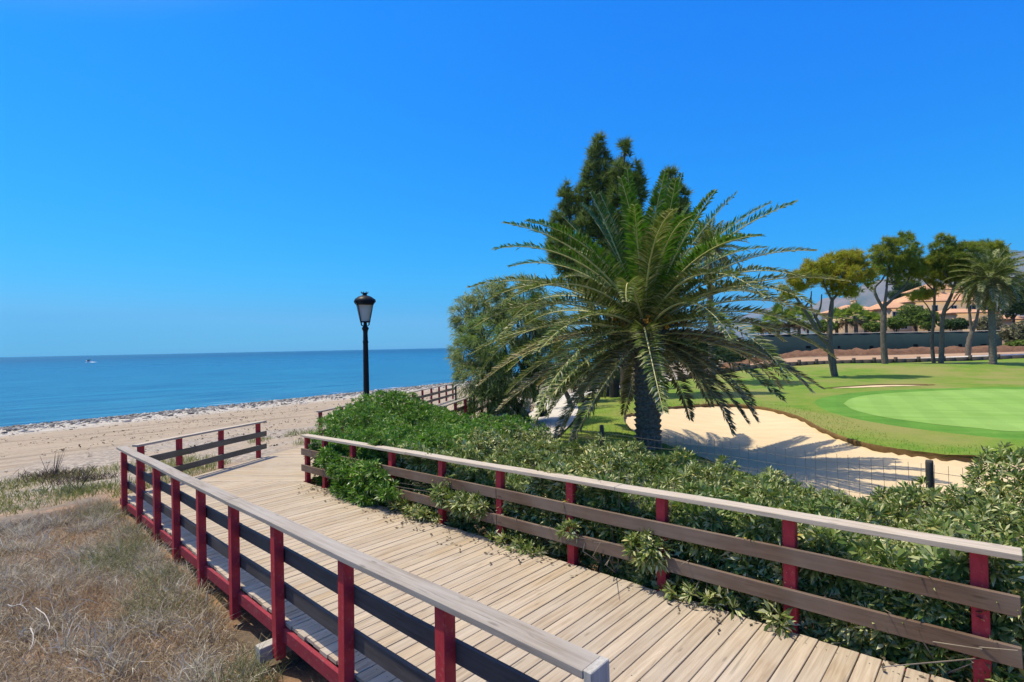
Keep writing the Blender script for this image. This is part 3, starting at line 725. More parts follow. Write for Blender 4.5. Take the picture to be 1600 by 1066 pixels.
# ------------------------------------------------------------------ mesh fence between hedge and golf course
FN = 9.55
fence = thing('wire_fence', (*sn(0, FN), 2.5), 'low square-mesh wire fence with one dark round post, between hedge and bunker', 'fence')
fo = np.array([*sn(0, FN), 2.5])
ftop = 1.22
wv = B()
S0, S1 = -4.0, 13.0
for h in np.arange(.08, ftop+.01, .152):
    P = [np.array([*sn(s, FN+.012*math.sin(s*3+h*9)), 2.5+h+.012*math.sin(s*2.3+h*5)]) for s in np.arange(S0, S1, .5)]
    wv.tube(P, .0036, 4)
for s in np.arange(S0, S1, .152):
    j = RS.normal()*.008
    wv.tube([np.array([*sn(s, FN), 2.45]), np.array([*sn(s+j, FN+j), 2.5+ftop*.6]), np.array([*sn(s, FN), 2.5+ftop+.05])], .0034, 4)
wv.obj('mesh_panel', M['wire'], fence, org=fo)
for s in (-1.72+.0, .95-.0, 3.6, 6.2, 8.8, 11.4):
    pass
q = at_d(1453, 735, 7.45); sq = float(q[:2]@DV)
for k in range(-1, 3):
    s = sq+k*5.6; b = B(); b.lathe([(.0,-.2),(.05,-.2),(.048,1.30),(.044,1.335),(.0,1.345)], (*sn(s, FN-.05), 2.5), 12); b.obj('post', M['fencepost'], fence, True, fo)

# ------------------------------------------------------------------ thin iron posts near the far walk
for (x, y0, y1, D, lab) in ((712, 603, 668, 19.0, 'thin black iron pole beside the far boardwalk railing'), (776, 646, 672, 18.5, 'short thin dark stake at the foot of the tamarisk')):
    p1 = at_d(x, y0, D); z0 = float(ground(p1[0], p1[1]))
    b = B(); b.lathe([(.0,-.1),(.035,-.1),(.032,p1[2]-z0-.02),(.02,p1[2]-z0),(.0,p1[2]-z0)], seg=10)
    o = b.obj('iron_pole' if D > 18.8 else 'stake', M['black_metal'], None, True); o.location = (p1[0], p1[1], z0); tag(o, lab, 'pole' if D > 18.8 else 'stake')

exec_after = []
# ------------------------------------------------------------------ palms
def frond(base, az, el, L, droop, nl=64, ll=.46, mats=('palm_green','rachis'), parent=None, org=(0,0,0), twist=0, narrow=1.0, name='frond', wid=.02):
    """one pinnate palm leaf: arching rachis with two rows of folded leaflets"""
    m = 22; t = np.linspace(0, 1, m); h = np.array([math.cos(az), math.sin(az), 0.])
    ang = el-droop*t**1.35
    dx = np.cos(ang); dz = np.sin(ang)
    r = np.concatenate([[0], np.cumsum((dx[1:]+dx[:-1])/2)])*L/(m-1); z = np.concatenate([[0], np.cumsum((dz[1:]+dz[:-1])/2)])*L/(m-1)
    lat = np.cross([0,0,1.], h); sw = twist*t**2*L*.12
    P = np.array(base)+np.outer(r, h)+np.outer(z, [0,0,1.])+np.outer(sw, lat)
    tt = np.linspace(.08, 1, nl)+RS.uniform(-.004, .004, nl); tt = np.clip(tt, 0, 1)
    def ip(A): return np.stack([np.interp(tt, t, A[:, k]) for k in range(3)], -1)
    Tn = unit(np.gradient(P, axis=0)); Q = ip(P); Td = unit(ip(Tn)); up = unit(np.cross(Td, np.cross([0,0,1.], Td)+1e-6))
    sd = unit(np.cross(Td, up))
    Vs = []
    for sg in (-1, 1):
        prof = np.clip(np.sin(np.clip(tt, 0, 1)**.75*PI*.93+.12), .12, 1)
        l = ll*(prof**.6)*(.85+.3*RS.rand(nl))*narrow
        fwd = (.46+.50*tt)+RS.normal(size=nl)*.10
        lift = .62+RS.normal(size=nl)*.20
        d = unit(sd*sg+Td*fwd[:, None]+up*lift[:, None])
        sag = np.array([0,0,-1.])*(l*(.10+.25*RS.rand(nl)))[:, None]
        w = wid*(.8+.4*RS.rand(nl))[:, None]; sdw = unit(np.cross(d, up))
        b0 = Q; mid = Q+d*(l*.5)[:, None]+sag*.15; tip = Q+d*l[:, None]+sag
        Vs.append(np.stack([b0, mid-sdw*w, tip, mid+sdw*w], 1).reshape(-1, 3))
    V = np.concatenate(Vs)-np.array(org)
    o = mk(name, V, np.arange(len(V)).reshape(-1, 4), M[mats[0]], parent)
    b = B(); b.tube(P-np.array(org), np.linspace(.034, .005, m)*(L/4.5), 5); rr = b.obj('rachis', M[mats[1]], o)
    return o
def palm_trunk(h, r0, r1, rows, seg, parent, mat, amp=.12):
    V = []; a = np.arange(seg)*2*PI/seg
    n = rows*4
    for i in range(n+1):
        z = h*i/n; ph = (i % 4)/4; r = r0+(r1-r0)*(i/n)
        rr = r*(1+amp*(ph-.4)*(1+.3*RS.randn(seg)))*(1+.03*np.sin(a*8+(i//4)*PI))
        V.append(np.stack([np.cos(a)*rr, np.sin(a)*rr, np.full(seg, z)], -1))
    V = np.concatenate(V); F4 = [(i*seg+j, i*seg+(j+1) % seg, (i+1)*seg+(j+1) % seg, (i+1)*seg+j) for i in range(n) for j in range(seg)]
    return mk('trunk', V, np.array(F4), mat, parent)
PX, PY = at_d(1013, 690, 15.0)[:2]; pz = float(golf_z(np.array([PX]), np.array([PY]))[0])-.1
palm = thing('date_palm', (PX, PY, pz), 'large arching date palm with thick scaly trunk beside the bunker', 'palm tree')
po = np.array([PX, PY, pz]); ch = 6.12-pz
palm_trunk(ch-.15, .36, .36, 22, 26, palm, M['palm_bark'], .22)
b = B()
for k in range(64):                        # stubs of cut leaf bases below the crown
    a = k*2.39996; z = ch-.95+.95*(k/64); r = .33+.10*(k/64)
    d = np.array([math.cos(a), math.sin(a), .55]); p = np.array([math.cos(a)*r*.8, math.sin(a)*r*.8, z])
    b.tube([p, p+d*.16, p+d*.30+np.array([0,0,.06])], [.075,.055,.03], 5)
b.obj('leaf_bases', M['palm_bark'], palm)
cb = np.array([PX+.0, PY, pz+ch])
nf = 122
for k in range(nf):
    u = ((k+.5)/nf)**1.05; az = k*2.39996+.4
    el = math.radians(86-122*u**.95)+RS.uniform(-.08, .08); az += RS.uniform(-.15, .15)
    L = (4.25+.85*math.sin(PI*min(1, u*1.1)))*RS.uniform(.92, 1.06)
    if u > .8: L *= .88
    droop = math.radians(24+42*math.sin(PI*min(1, u*1.15)))*RS.uniform(.7, 1.25) if u < .78 else math.radians(34)*RS.uniform(.8, 1.2)
    if u < .18: droop = math.radians(20)*RS.uniform(.5, 1.4); L *= .90
    if math.cos(az) > .3: L *= .95
    front = math.sin(az+1.3*0) < -.72
    if u > .56 and front and (k % 5): continue
    if u > .74 and k % 3 == 1 and math.cos(az) < .25: continue
    if u > .50 and math.sin(az) < -.96 and k % 3: continue          # the trunk shows between the hanging leaves in front
    mt = 'palm_young' if u < .30 else ('palm_green' if u < .68 else ('palm_dry' if (k % 3) or u > .93 else 'palm_green'))
    zz = .28-.75*u; rr = .10+.22*u
    frond(cb+np.array([math.cos(az)*rr, math.sin(az)*rr, zz]), az, el, L, droop, 136, .50, (mt, 'rachis'), palm, po, RS.uniform(-1, 1), 1.0, wid=.025)
b = B()
for k in range(7):
    a = 3.3+k*.62; p0 = np.array([math.cos(a)*.2, math.sin(a)*.2, ch+.05]); 
    b.tube([p0, p0+np.array([math.cos(a)*.45, math.sin(a)*.45, .25]), p0+np.array([math.cos(a)*.75, math.sin(a)*.75, .12])], [.03,.022,.015], 5)
    for j in range(28):
        q = p0+np.array([math.cos(a)*.75, math.sin(a)*.75, .05])+RS.normal(size=3)*np.array([.10,.10,.12]); b.box(q, (.02,.02,.03))
b.obj('date_clusters', M['dates'], palm)

def small_palm(name, x, y, z, H, r, nf, L, label, dark=False, seed=0, elr=(85, -45), ll=.42, nl=40, wid=.04):
    p = thing(name, (x, y, z), label, 'palm tree'); o = np.array([x, y, z])
    palm_trunk(H, r*1.1, r*.85, 26, 12, p, M['palm_bark'], .10)
    for k in range(nf):
        u = (k+.5)/nf; az = k*2.39996+seed; el = math.radians(elr[0]+(elr[1]-elr[0])*u)+RS.uniform(-.1, .1)
        frond(o+np.array([math.cos(az)*r, math.sin(az)*r, H-.2*u]), az, el, L*RS.uniform(.9, 1.1), math.radians(60)*RS.uniform(.7, 1.2), nl, ll,
              ('palm_green' if u < .75 else 'palm_dry', 'rachis'), p, o, wid=wid)
    return p
q = at_d(1113, 600, 38); h2 = at_d(1110, 388, 38)[2]; z0 = float(ground(q[0], q[1], False))
p2 = small_palm('tall_palm', q[0], q[1], z0, h2-z0, .23, 60, 2.5, 'tall slender palm rising behind the right side of the large date palm', seed=1.2, ll=.46, nl=44)
b = B()
for k in range(60): b.box(np.array([-.35,-.35,h2-z0-.1])+RS.normal(size=3)*.16, (.04,.04,.05))
b.obj('date_clusters', M['dates'], p2)
q = at_d(1552, 578, 47); h3 = at_d(1548, 432, 47)[2]; z0 = float(golf_z(np.array([q[0]]), np.array([q[1]]))[0])-.05
small_palm('tall_palm', q[0], q[1], z0, h3-z0, .27, 60, 3.2, 'tall straight palm with a dark trunk at the right end of the pine row', seed=.5, elr=(86, -60), ll=.62, nl=54, wid=.045)

# ------------------------------------------------------------------ pines
def limb(b, pts, r0, r1, m=14, seg=8):
    c = curve(np.array(pts), m); b.tube(c, np.linspace(r0, r1, m), seg, .25)
def pine(name, label, D, base, trunks, lobes, mat, barkmat, tuft=.42, per=70, K=26, w=.05, depth=1.0, golf=True, dshift=0):
    """trunks: list of (pixel polyline, r0, r1); lobes: ellipses (cx,cy,rx,ry,depth offset) holding needle tufts"""
    p0 = at_d(*base, D); z0 = float((golf_z(np.array([p0[0]]), np.array([p0[1]]))[0] if golf else ground(p0[0], p0[1], False)))
    root = thing(name, (p0[0], p0[1], z0-.05), label, 'pine tree'); o = np.array([p0[0], p0[1], z0-.05])
    b = B(); k = D/800
    for pts, r0, r1 in trunks:
        pp = [at_d(q[0], q[1], D+(q[2] if len(q) > 2 else 0))-o for q in pts]
        if pts[0][1] >= base[1]-1: pp[0][2] = -.1
        limb(b, pp, r0*.78, r1*.8)
    V = []; A = []
    for cx, cy, rx, ry, dd in lobes:
        c = at_d(cx, cy, D+dd)-o; R = np.array([rx*k, (rx*k*.5+ry*k*.5)*depth, ry*k])
        n = max(8, int(per*(R[0]*R[2]+R[0]*R[1])/1.6))
        P, N = ell_surface(c, R, n, .55); V.append(P); A.append(N)
        for j in range(5):               # twigs inside the lobe
            e = c+rdir(1)[0]*R*.8; b.tube([c-np.array([0,0,R[2]*.7]), (c+e)/2+rdir(1)[0]*.1, e], [.035,.025,.01], 4)
    b.obj('trunk', barkmat, root, True)
    P = np.concatenate(V); N = np.concatenate(A)
    ax = unit(N*.7+np.array([0,0,.75])+RS.normal(size=N.shape)*.3)
    keep = noise2(P[:,0]*1.5+P[:,2]*1.1+D, P[:,1]*1.5-P[:,2]*1.5) > -.40
    P, ax = P[keep], ax[keep]
    Vn, Fn = needles(P, ax, K, tuft, w, 62, .12)
    mk('crown', Vn, Fn, mat, root)
    return root
pine('pine_tree', 'leaning pine with a forked, V-shaped trunk and golden green crown, leftmost of the pine row', 40.3, (1305,590),
  [([(1305,591),(1300,565),(1296,535),(1297,505),(1299,480),(1301,465)], .34, .16),
   ([(1294,536),(1282,525),(1270,505),(1257,485),(1246,468),(1238,455)], .26, .09), ([(1283,512),(1274,495),(1268,482,1),(1267,465,1)], .16, .08),
   ([(1274,497),(1282,480,-1),(1284,460,-1)], .12, .05), ([(1256,483),(1266,468),(1268,455)], .10, .05), ([(1300,470),(1316,452),(1330,440)], .13, .05), ([(1300,470),(1290,450),(1286,435)], .12, .05)],
  [(1238,449,20,12,0),(1258,436,26,15,-.5),(1286,432,30,17,.5),(1275,415,22,12,0),(1315,430,30,18,-.5),(1312,410,30,16,.5),(1340,425,24,22,0),(1330,404,24,12,0),(1356,440,16,16,0),(1318,455,26,10,0),(1229,462,12,6,0)],
  M['needle'], M['bark'], .46)
pine('pine_tree', 'tall pine with one thick trunk splitting into three limbs, second of the pine row', 50, (1383,573),
  [([(1383,574),(1381,545),(1380,520),(1381,490),(1382,475)], .38, .26), ([(1381,485),(1370,465),(1367,450),(1378,438),(1388,420)], .20, .08),
   ([(1382,478),(1385,455),(1386,440,1),(1390,410,1)], .18, .08), ([(1383,478),(1400,462),(1414,448),(1422,430)], .20, .08), ([(1385,445),(1400,444),(1412,440)], .09, .04)],
  [(1376,396,16,14,0),(1385,382,14,11,0),(1390,415,28,15,.5),(1412,392,24,20,-.5),(1410,374,14,10,0),(1425,402,16,16,.5),(1398,436,14,8,0),(1430,425,14,14,0),(1368,425,14,10,0),(1414,420,22,14,0)],
  M['needle_mid'], M['bark'], .5)
pine('pine_tree', 'slim pine with a wavy trunk close against its thicker neighbour', 50.5, (1460,572),
  [([(1460,573),(1457,550),(1456,530),(1459,500),(1460,470),(1460,440)], .22, .12), ([(1459,500),(1450,480),(1440,468)], .10, .04), ([(1460,455),(1445,440),(1436,425)], .10, .04)],
  [(1445,431,24,12,0),(1462,420,22,14,.5),(1440,415,16,10,0),(1470,440,18,12,0),(1452,455,16,8,0),(1436,462,18,8,0)], M['needle'], M['bark'], .5)
pine('pine_tree', 'thick-trunked pine with a dark rounded crown, right of the slim wavy pine', 49.5, (1470,572),
  [([(1470,573),(1471,545),(1472,515),(1474,490),(1485,465),(1492,445),(1496,425)], .30, .12), ([(1474,490),(1490,475),(1500,460)], .10, .05), ([(1490,450),(1478,430),(1474,405)], .12, .05)],
  [(1476,385,20,14,0),(1473,372,9,7,0),(1490,402,30,20,0),(1468,405,18,14,.5),(1510,392,20,14,-.5),(1508,425,18,12,0),(1486,428,20,12,0),(1500,412,18,12,1)], M['needle_mid'], M['bark'], .5)
pine('pine_tree', 'pine with twin trunks standing behind the timber edging near the right', 60, (1512,556),
  [([(1512,557),(1514,535),(1519,518)], .38, .30), ([(1518,520),(1515,490),(1512,460),(1513,440)], .20, .10), ([(1520,520),(1527,495),(1531,470),(1537,450),(1542,430)], .20, .10)],
  [(1515,428,26,14,0),(1540,420,26,18,0),(1525,404,26,14,0),(1550,400,24,16,.5),(1540,388,24,12,0),(1560,420,20,14,0),(1512,448,14,10,0)], M['needle_mid'], M['bark'], .55, golf=False)
# dense upright pines behind the date palm
def spire(label, D, topx, topy, by, cols, bx=960, tuft=.55, mat='needle_dark'):
    """an upright dark pine: rising leader with plump foliage masses stacked round it"""
    tp = at_d(topx, topy, D); gz = float(golf_z(np.array([tp[0]]), np.array([D]))[0]); b0 = at_d(bx, 600, D)[0]; root = thing('dark_pine', (b0, D, gz-.05), label, 'pine tree'); o = np.array([b0, D, gz-.05]); ofx = tp[0]-b0
    b = B(); H = tp[2]-o[2]; b.tube(curve(np.array([(0,0,0),(ofx*.25,0,H*.35),(ofx*.85,.05,H*.7),(ofx,0,H*.98)]), 16), np.linspace(.34, .04, 16), 8, .2); k = D/800
    V = []; A = []; 
    for cx, cy, rx, ry in cols:
        c = at_d(cx, cy, D)-o; R = np.array([rx*k, rx*k*.95, ry*k]); n = int(46*(R[0]*R[2]+R[0]**2)/.9)+10
        P, N = ell_surface(c, R, n, .35); V.append(P); A.append(N)
        b.tube([c-np.array([0,0,R[2]*1.2]), c-np.array([0,0,R[2]*.3])], [.06,.02], 5)
    b.obj('trunk', M['bark_dark'], root, True)
    P = np.concatenate(V); N = np.concatenate(A); ax = unit(N*.8+np.array([0,0,.8])+RS.normal(size=N.shape)*.25)
    kp = noise2(P[:,0]*1.9+P[:,2]*1.1+topx, P[:,1]*1.9-P[:,2]*1.5) > -.62
    Vn, Fn = needles(P[kp], ax[kp], 30, tuft, .044, 52, .06); mk('crown', Vn, Fn, M[mat], root); return root
spire('tallest dark upright pine behind the date palm', 31, 934, 208, 430,
  [(935,222,6,13),(937,243,10,14),(925,246,7,13),(942,262,14,16),(922,272,13,16),(940,290,18,18),(918,300,16,16),(932,315,22,20),(925,345,24,20),(942,350,24,24),(930,380,28,22),(925,410,24,20)])
spire('dark upright pine with a slim pointed top, right of the tallest one', 30, 975, 218, 430,
  [(975,232,6,13),(976,250,10,12),(968,268,14,14),(986,266,13,17),(975,288,20,16),(993,286,13,16),(968,305,20,16),(990,305,17,16),(975,330,26,22),(980,365,30,26),(980,400,30,24),(970,440,34,26)], bx=978)
spire('shorter dark pine on the right of the group behind the date palm', 31.5, 1047, 264, 430,
  [(1047,275,8,10),(1048,292,15,13),(1038,306,17,15),(1060,308,14,16),(1050,328,23,16),(1066,330,8,12),(1042,350,24,18),(1056,352,18,16),(1035,385,28,26),(1045,370,24,22),(1025,410,30,24)], bx=1005)
spire('low dark pine leaning out on the left of the group behind the date palm', 32, 886, 285, 430,
  [(886,297,6,11),(882,313,12,12),(897,320,16,12),(876,328,12,14),(892,340,20,16),(873,352,13,15),(890,368,22,18),(868,378,12,14),(880,396,22,16),(865,392,10,10),(895,400,24,20),(888,420,20,14),(905,425,20,12),(915,440,22,14),(935,450,24,16)], bx=945)

# ------------------------------------------------------------------ tamarisk and the trees by the path
def bushy(name, label, cat, D, base, trunks, lobes, mat, L, w, per, K, droop, bark='bark_dark', golf=False):
    p0 = at_d(*base, D); z0 = float(ground(p0[0], p0[1], False)); root = thing(name, (p0[0], p0[1], z0-.05), label, cat); o = np.array([p0[0], p0[1], z0-.05]); k = D/800
    b = B()
    for pts, r0, r1 in trunks:
        pp = [at_d(q[0], q[1], D+(q[2] if len(q) > 2 else 0))-o for q in pts]
        if pts[0][1] >= base[1]-1: pp[0][2] = -.1
        limb(b, pp, r0, r1)
    V = []; A = []
    for cx, cy, rx, ry, dd in lobes:
        c = at_d(cx, cy, D+dd)-o; R = np.array([rx*k, (rx+ry)*.5*k, ry*k]); n = int(per*(R[0]*R[2]+R[0]*R[1]))+8
        P, N = ell_surface(c, R, n, .5); V.append(P); A.append(N)
        for j in range(4):
            e = c+rdir(1)[0]*R*.85; s0 = c*np.array([.5,.5,.55]); b.tube([s0, (s0+e)/2+np.array([0,0,.2]), e], [.05,.03,.008], 5)
    b.obj('trunk', M[bark], root, True)
    P = np.concatenate(V); N = np.concatenate(A)
    kp = noise2(P[:,0]*1.3+P[:,2]+D, P[:,1]*1.3-P[:,2]*1.2) > -.38
    Vn, Fn = sprays(P[kp], N[kp]*.8+np.array([0,0,.25]), K, L, w, droop); mk('crown', Vn, Fn, M[mat], root); return root
bushy('tamarisk', 'broad feathery grey-green tamarisk over the far boardwalk', 'tree', 21, (826,664),
  [([(826,665),(818,650),(800,625),(785,590),(775,560)], .22, .10), ([(850,650),(846,635),(835,610),(825,570)], .18, .08), ([(800,625),(770,600),(740,580)], .10, .04)],
  [(728,490,22,26,0),(735,545,30,32,0),(725,520,16,26,.5),(760,480,30,30,0),(790,465,34,28,.5),(820,460,26,24,0),(770,530,44,44,-.8),(810,510,44,40,-.5),(740,590,34,26,-.5),(775,585,44,36,-1),(815,575,44,40,-.8),(760,625,40,20,-1),(735,612,20,14,-.8),(850,500,34,40,.3),(850,555,34,40,0),(720,565,14,16,0),(845,600,30,30,0),(800,625,34,22,-.5)],
  'tamarisk', .42, .026, 72, 24, .9)
bushy('olive_tree', 'small dark tree with a leaning trunk beside the cart path', 'tree', 26, (893,640),
  [([(893,641),(888,622),(880,605),(872,585)], .14, .07), ([(880,605),(895,590),(900,570)], .08, .03)], [(870,575,30,26,0),(895,560,34,34,0),(880,530,34,30,0),(900,590,26,16,0)], 'tamarisk', .35, .025, 46, 14, .5)
bushy('olive_tree', 'dark-crowned tree with an upright trunk on the shaded lawn', 'tree', 29, (911,632),
  [([(911,633),(908,612),(906,590),(908,565)], .19, .10)], [(905,575,34,24,0),(925,555,36,34,0),(915,595,22,12,0),(940,580,28,20,0)], 'leaf_deep', .34, .03, 55, 14, .4)
bushy('olive_tree', 'far tree with a slanting trunk seen between the palm fronds', 'tree', 36, (975,608),
  [([(975,609),(970,595),(962,575),(955,550)], .2, .1)], [(955,560,38,30,0),(985,550,36,34,0),(960,530,40,26,0),(1025,560,30,28,0)], 'leaf_deep', .4, .035, 40, 12, .4)
bushy('red_shrub', 'small reddish-brown shrub beside the low wall', 'shrub', 18.8, (765,672), [([(765,672),(764,660)], .03, .02)], [(765,660,12,10,0),(776,664,8,8,0)], 'darkweed', .22, .02, 90, 14, .2)

# ------------------------------------------------------------------ hedge shrubs along the inland railing
def hedge_top(s, n):
    """height of the foliage above the sea at boardwalk coordinates (s along, n across)"""
    z = 3.50+.12*sst(4, 9, s)+.10*sst(-1, -3, s)+.34*sst(6.3, 5.1, n)*sst(9.5, 6, s)
    z = z+.15*noise2(s*1.0+5, n*1.0)+.17*noise2(s*2.4, n*2.4+9)+.13*noise2(s*5.3, n*5.3)
    z = z+.74*np.exp(-(((s-11.9)/1.25)**2+((n-7.5)/1.35)**2))+.62*np.exp(-(((s+.15)/.55)**2+((n-9.6)/.7)**2))+.32*np.exp(-(((s-5.2)/.4)**2+((n-9.1)/.4)**2))
    z = z-.25*np.exp(-(((s-1.7)/.8)**2+((n-8.9)/.9)**2))-.18*np.exp(-(((s-6.9)/.7)**2+((n-9.2)/.8)**2))
    return z
def hedge_n0(s, z): return 5.03+.09*noise2(s*1.8, z*2.2)+.07*noise2(s*5, z*5+3)-.0
def hedge(name, label, s0, s1, mat, nback, ntop, nfront, lf=.105, leftend=False, K=13):
    Pl = []; Al = []
    # top
    s = RS.uniform(s0, s1, ntop); n = RS.uniform(5.03, nback+(1.0 if s0 < -1 else 0), ntop)
    if leftend:
        n = np.where(s > 11.2, RS.uniform(5.5, nback, ntop), n); kk = n > 5.1+(s-11.2)*.9; s, n = s[kk], n[kk]
    e = .06; z = hedge_top(s, n)
    hb = nback+1.0*np.exp(-((s+.15)/.6)**2); kk = n < hb; s, n, z, hb = s[kk], n[kk], z[kk], hb[kk]
    edge = np.minimum(sst(hb+.02, hb-.6, n), 1)
    if leftend: edge = edge*sst(s1+.05, s1-1.2, s)
    dz = RS.exponential(.15, len(s)); z2 = 2.55+(z-2.55)*(.35+.65*edge)-dz
    gs = (hedge_top(s+e, n)-hedge_top(s-e, n))/(2*e); gn = (hedge_top(s, n+e)-hedge_top(s, n-e))/(2*e)+(-.0)
    xy = np.outer(s, DV)+np.outer(n, NV)
    N = np.column_stack([-(np.outer(gs, DV)+np.outer(gn, NV))*.8, np.ones(len(s))])
    Pl.append(np.column_stack([xy, z2])); Al.append(unit(N)+RS.normal(size=(len(s), 3))*.35)
    # face towards the boardwalk
    s = RS.uniform(s0, min(s1, 10.7), nfront); zt = hedge_top(s, 5.1*np.ones(nfront)); z = 2.5+(zt-2.5)*RS.rand(nfront)**.85
    n = hedge_n0(s, z)+RS.exponential(.10, nfront); kk = RS.rand(nfront) < .35+.65*sst(2.5, 3.4, z); s, n, z = s[kk], n[kk], z[kk]
    xy = np.outer(s, DV)+np.outer(n, NV)
    N = np.column_stack([np.outer(-np.ones(len(s)), NV), .55*np.ones(len(s))])
    Pl.append(np.column_stack([xy, z])); Al.append(unit(N)+RS.normal(size=(len(s), 3))*.45)
    # inner branching
    return name, label, Pl, Al, mat, lf, K
def spray_add(Pl, Al, c_s, c_n, c_h, r, n):
    d = rdir(n)*RS.rand(n, 1)**.4
    s = c_s+d[:,0]*r[0]; nn = c_n+d[:,1]*r[1]; xy = np.outer(s, DV)+np.outer(nn, NV); z = deck_z(*sn(c_s, c_n))+c_h+d[:,2]*r[2]
    Pl.append(np.column_stack([xy, z])); Al.append(unit(np.column_stack([np.outer(d[:,1]-.4, NV)+np.outer(d[:,0], DV), d[:,2]+.5]))+RS.normal(size=(n, 3))*.3)
def hedge_obj(h, stems, gaps=0):
    name, label, Pl, Al, mat, lf, K = h
    P = np.concatenate(Pl); A = np.concatenate(Al); c = np.array([P[:,0].mean(), P[:,1].mean(), 2.5]); root = thing(name, c, label, 'shrub')
    V, Fq = whorls(P-c, A, K, lf*(.55+.75*RS.rand(len(P))), .115); mk('foliage', V, Fq, mat, root)
    b = B()
    for s, n, ht in stems:
        if s > 10.6: n = max(n, 6.0+(s-10.6)*.9)
        p = np.array([*sn(s, n), 2.45]); q = p+np.array([RS.normal()*.12, RS.normal()*.12, ht*.6])
        b.tube([p, q, q+np.array([RS.normal()*.12, RS.normal()*.12, ht*.35])], [.016,.011,.005], 5)
        for j in range(3): b.tube([q, q+np.array([*(RS.normal(size=2)*.16), .2]), q+np.array([*(RS.normal(size=2)*.3), .38])], [.008,.006,.003], 4)
    b.obj('branches', M['twig'], root, org=c)
    return root
def stems(s0, s1, n): return [(RS.uniform(s0, s1), RS.uniform(5.1, 9.0) if RS.rand() < .5 else RS.uniform(5.05, 5.5), RS.uniform(.8, 1.2)) for _ in range(n)]
h1 = hedge('hedge_shrub', 'olive-green hedge shrub with yellowish leaves behind the near end of the brown-boarded railing', -3.6, 2.9, M['leaf_olive'], 9.3, 8600, 4300, .122)
spray_add(h1[2], h1[3], 2.72, 4.86, .42, (.22,.10,.16), 60); spray_add(h1[2], h1[3], 1.45, 4.80, .10, (.10,.10,.08), 8); spray_add(h1[2], h1[3], 2.2, 4.86, .06, (.4,.1,.08), 26)
hedge_obj(h1, stems(-2, 2.9, 60))
h2_ = hedge('hedge_shrub', 'mixed green hedge shrub behind the middle of the brown-boarded railing', 2.7, 8.2, M['leaf_olive'], 9.3, 6000, 3800, .115)
spray_add(h2_[2], h2_[3], 5.55, 4.84, .42, (.42,.12,.14), 130); spray_add(h2_[2], h2_[3], 6.1, 4.84, .46, (.2,.12,.14), 50); spray_add(h2_[2], h2_[3], 4.6, 4.82, .04, (.5,.08,.06), 30)
spray_add(h2_[2], h2_[3], 3.75, 4.85, .40, (.16,.07,.10), 14); spray_add(h2_[2], h2_[3], 6.8, 4.84, .08, (.7,.1,.09), 60)
hedge_obj(h2_, stems(2.7, 8.2, 50))
h3_ = hedge('hedge_shrub', 'bright green domed shrub around the foot of the street lamp', 7.9, 15.2, M['leaf_bright'], 10.2, 8200, 2500, .118, True)
for a in ((8.0,4.78,.52,(.5,.18,.24),190), (8.9,4.80,.42,(.55,.16,.30),190), (9.55,4.84,.60,(.5,.13,.20),150), (8.6,4.74,.14,(.8,.16,.14),150), (7.5,4.78,.35,(.3,.12,.14),60)):
    spray_add(h3_[2], h3_[3], *a)
hedge_obj(h3_, stems(8, 14, 40))
# dry bare twigs tangled in the hedge above the middle of the rail
tw = thing('dead_branches', (*sn(3.0, 5.2), 2.5), 'bare grey twigs tangled in the hedge above the brown-boarded railing', 'twigs'); to = np.array([*sn(3.0, 5.2), 2.5]); b = B()
for j in range(46):
    s = 3.05+RS.normal()*.22; p = np.array([*sn(s, 5.0+RS.rand()*.3), 3.1+RS.rand()*.4]); 
    q = p+np.array([RS.normal()*.06, RS.normal()*.06, .35]); r = q+np.array([RS.normal()*.12, RS.normal()*.12, .35])
    b.tube([p, q, r], [.006,.004,.002], 4)
for j in range(26):
    s = 8.3+RS.normal()*.35; p = np.array([*sn(s, 4.80+RS.rand()*.12), deck_z(*sn(s, 4.8))+.10+RS.rand()*.25]); d = np.append(DV*RS.normal()*.3-NV*.05, RS.normal()*.12)
    b.tube([p, p+d*.5+np.array([0,0,.04]), p+d], [.008,.006,.003], 4)
b.obj('twigs', M['twig'], tw, org=to)

# ------------------------------------------------------------------ low vegetation (stuff)
def scatter(n, x0, x1, y0, y1, cond):
    x = RS.uniform(x0, x1, n); y = RS.uniform(y0, y1, n); k = cond(x, y); return x[k], y[k]
def nn_(x, y): return x*NV[0]+y*NV[1]
def ss_(x, y): return x*DV[0]+y*DV[1]
def grass(name, xy, L, w, mat, lean=.6, curl=.7, lift=0):
    x, y = xy; P = np.column_stack([x, y, ground(x, y)-.01+lift]); V, q, t = blades(P, L if np.ndim(L) else np.full(len(x), L), w, lean, curl)
    return tag(mk(name, V, [q, t], mat), kind='stuff')
def clump(x, y, f, th, seed=0): return noise2(x*f+seed, y*f+seed*1.7)+.5*noise2(x*f*2.3+seed, y*f*2.3) > th
bank = lambda x, y: (nn_(x, y) < 1.95) & (shore_t(x, y) > 43.3) & (y > 1.2)
x, y = scatter(210000, -11.5, 0, 1.2, 11.5, lambda x, y: bank(x, y) & (clump(x, y, .9, -1.2, 3)))
d_ = np.hypot(x, y); 
g = grass('dry_grass', (x, y), .10+.14*np.clip(noise2(x*.8, y*.8)+.6, 0, 1.4), .0075, M['straw'], .9, 1.0)
x, y = scatter(110000, -9, 0, 1.2, 8.5, lambda x, y: bank(x, y) & (nn_(x, y) > -2.6) & (clump(x, y, .7, -.15, 11)))
grass('dry_brush', (x, y), .16+.16*np.clip(noise2(x*.9+7, y*.9), 0, 1),   .0078, M['straw_grey'], 1.2, 1.3)
tcx, tcy = scatter(400, -9.5, 0, 1.3, 10.5, bank); k_ = 85
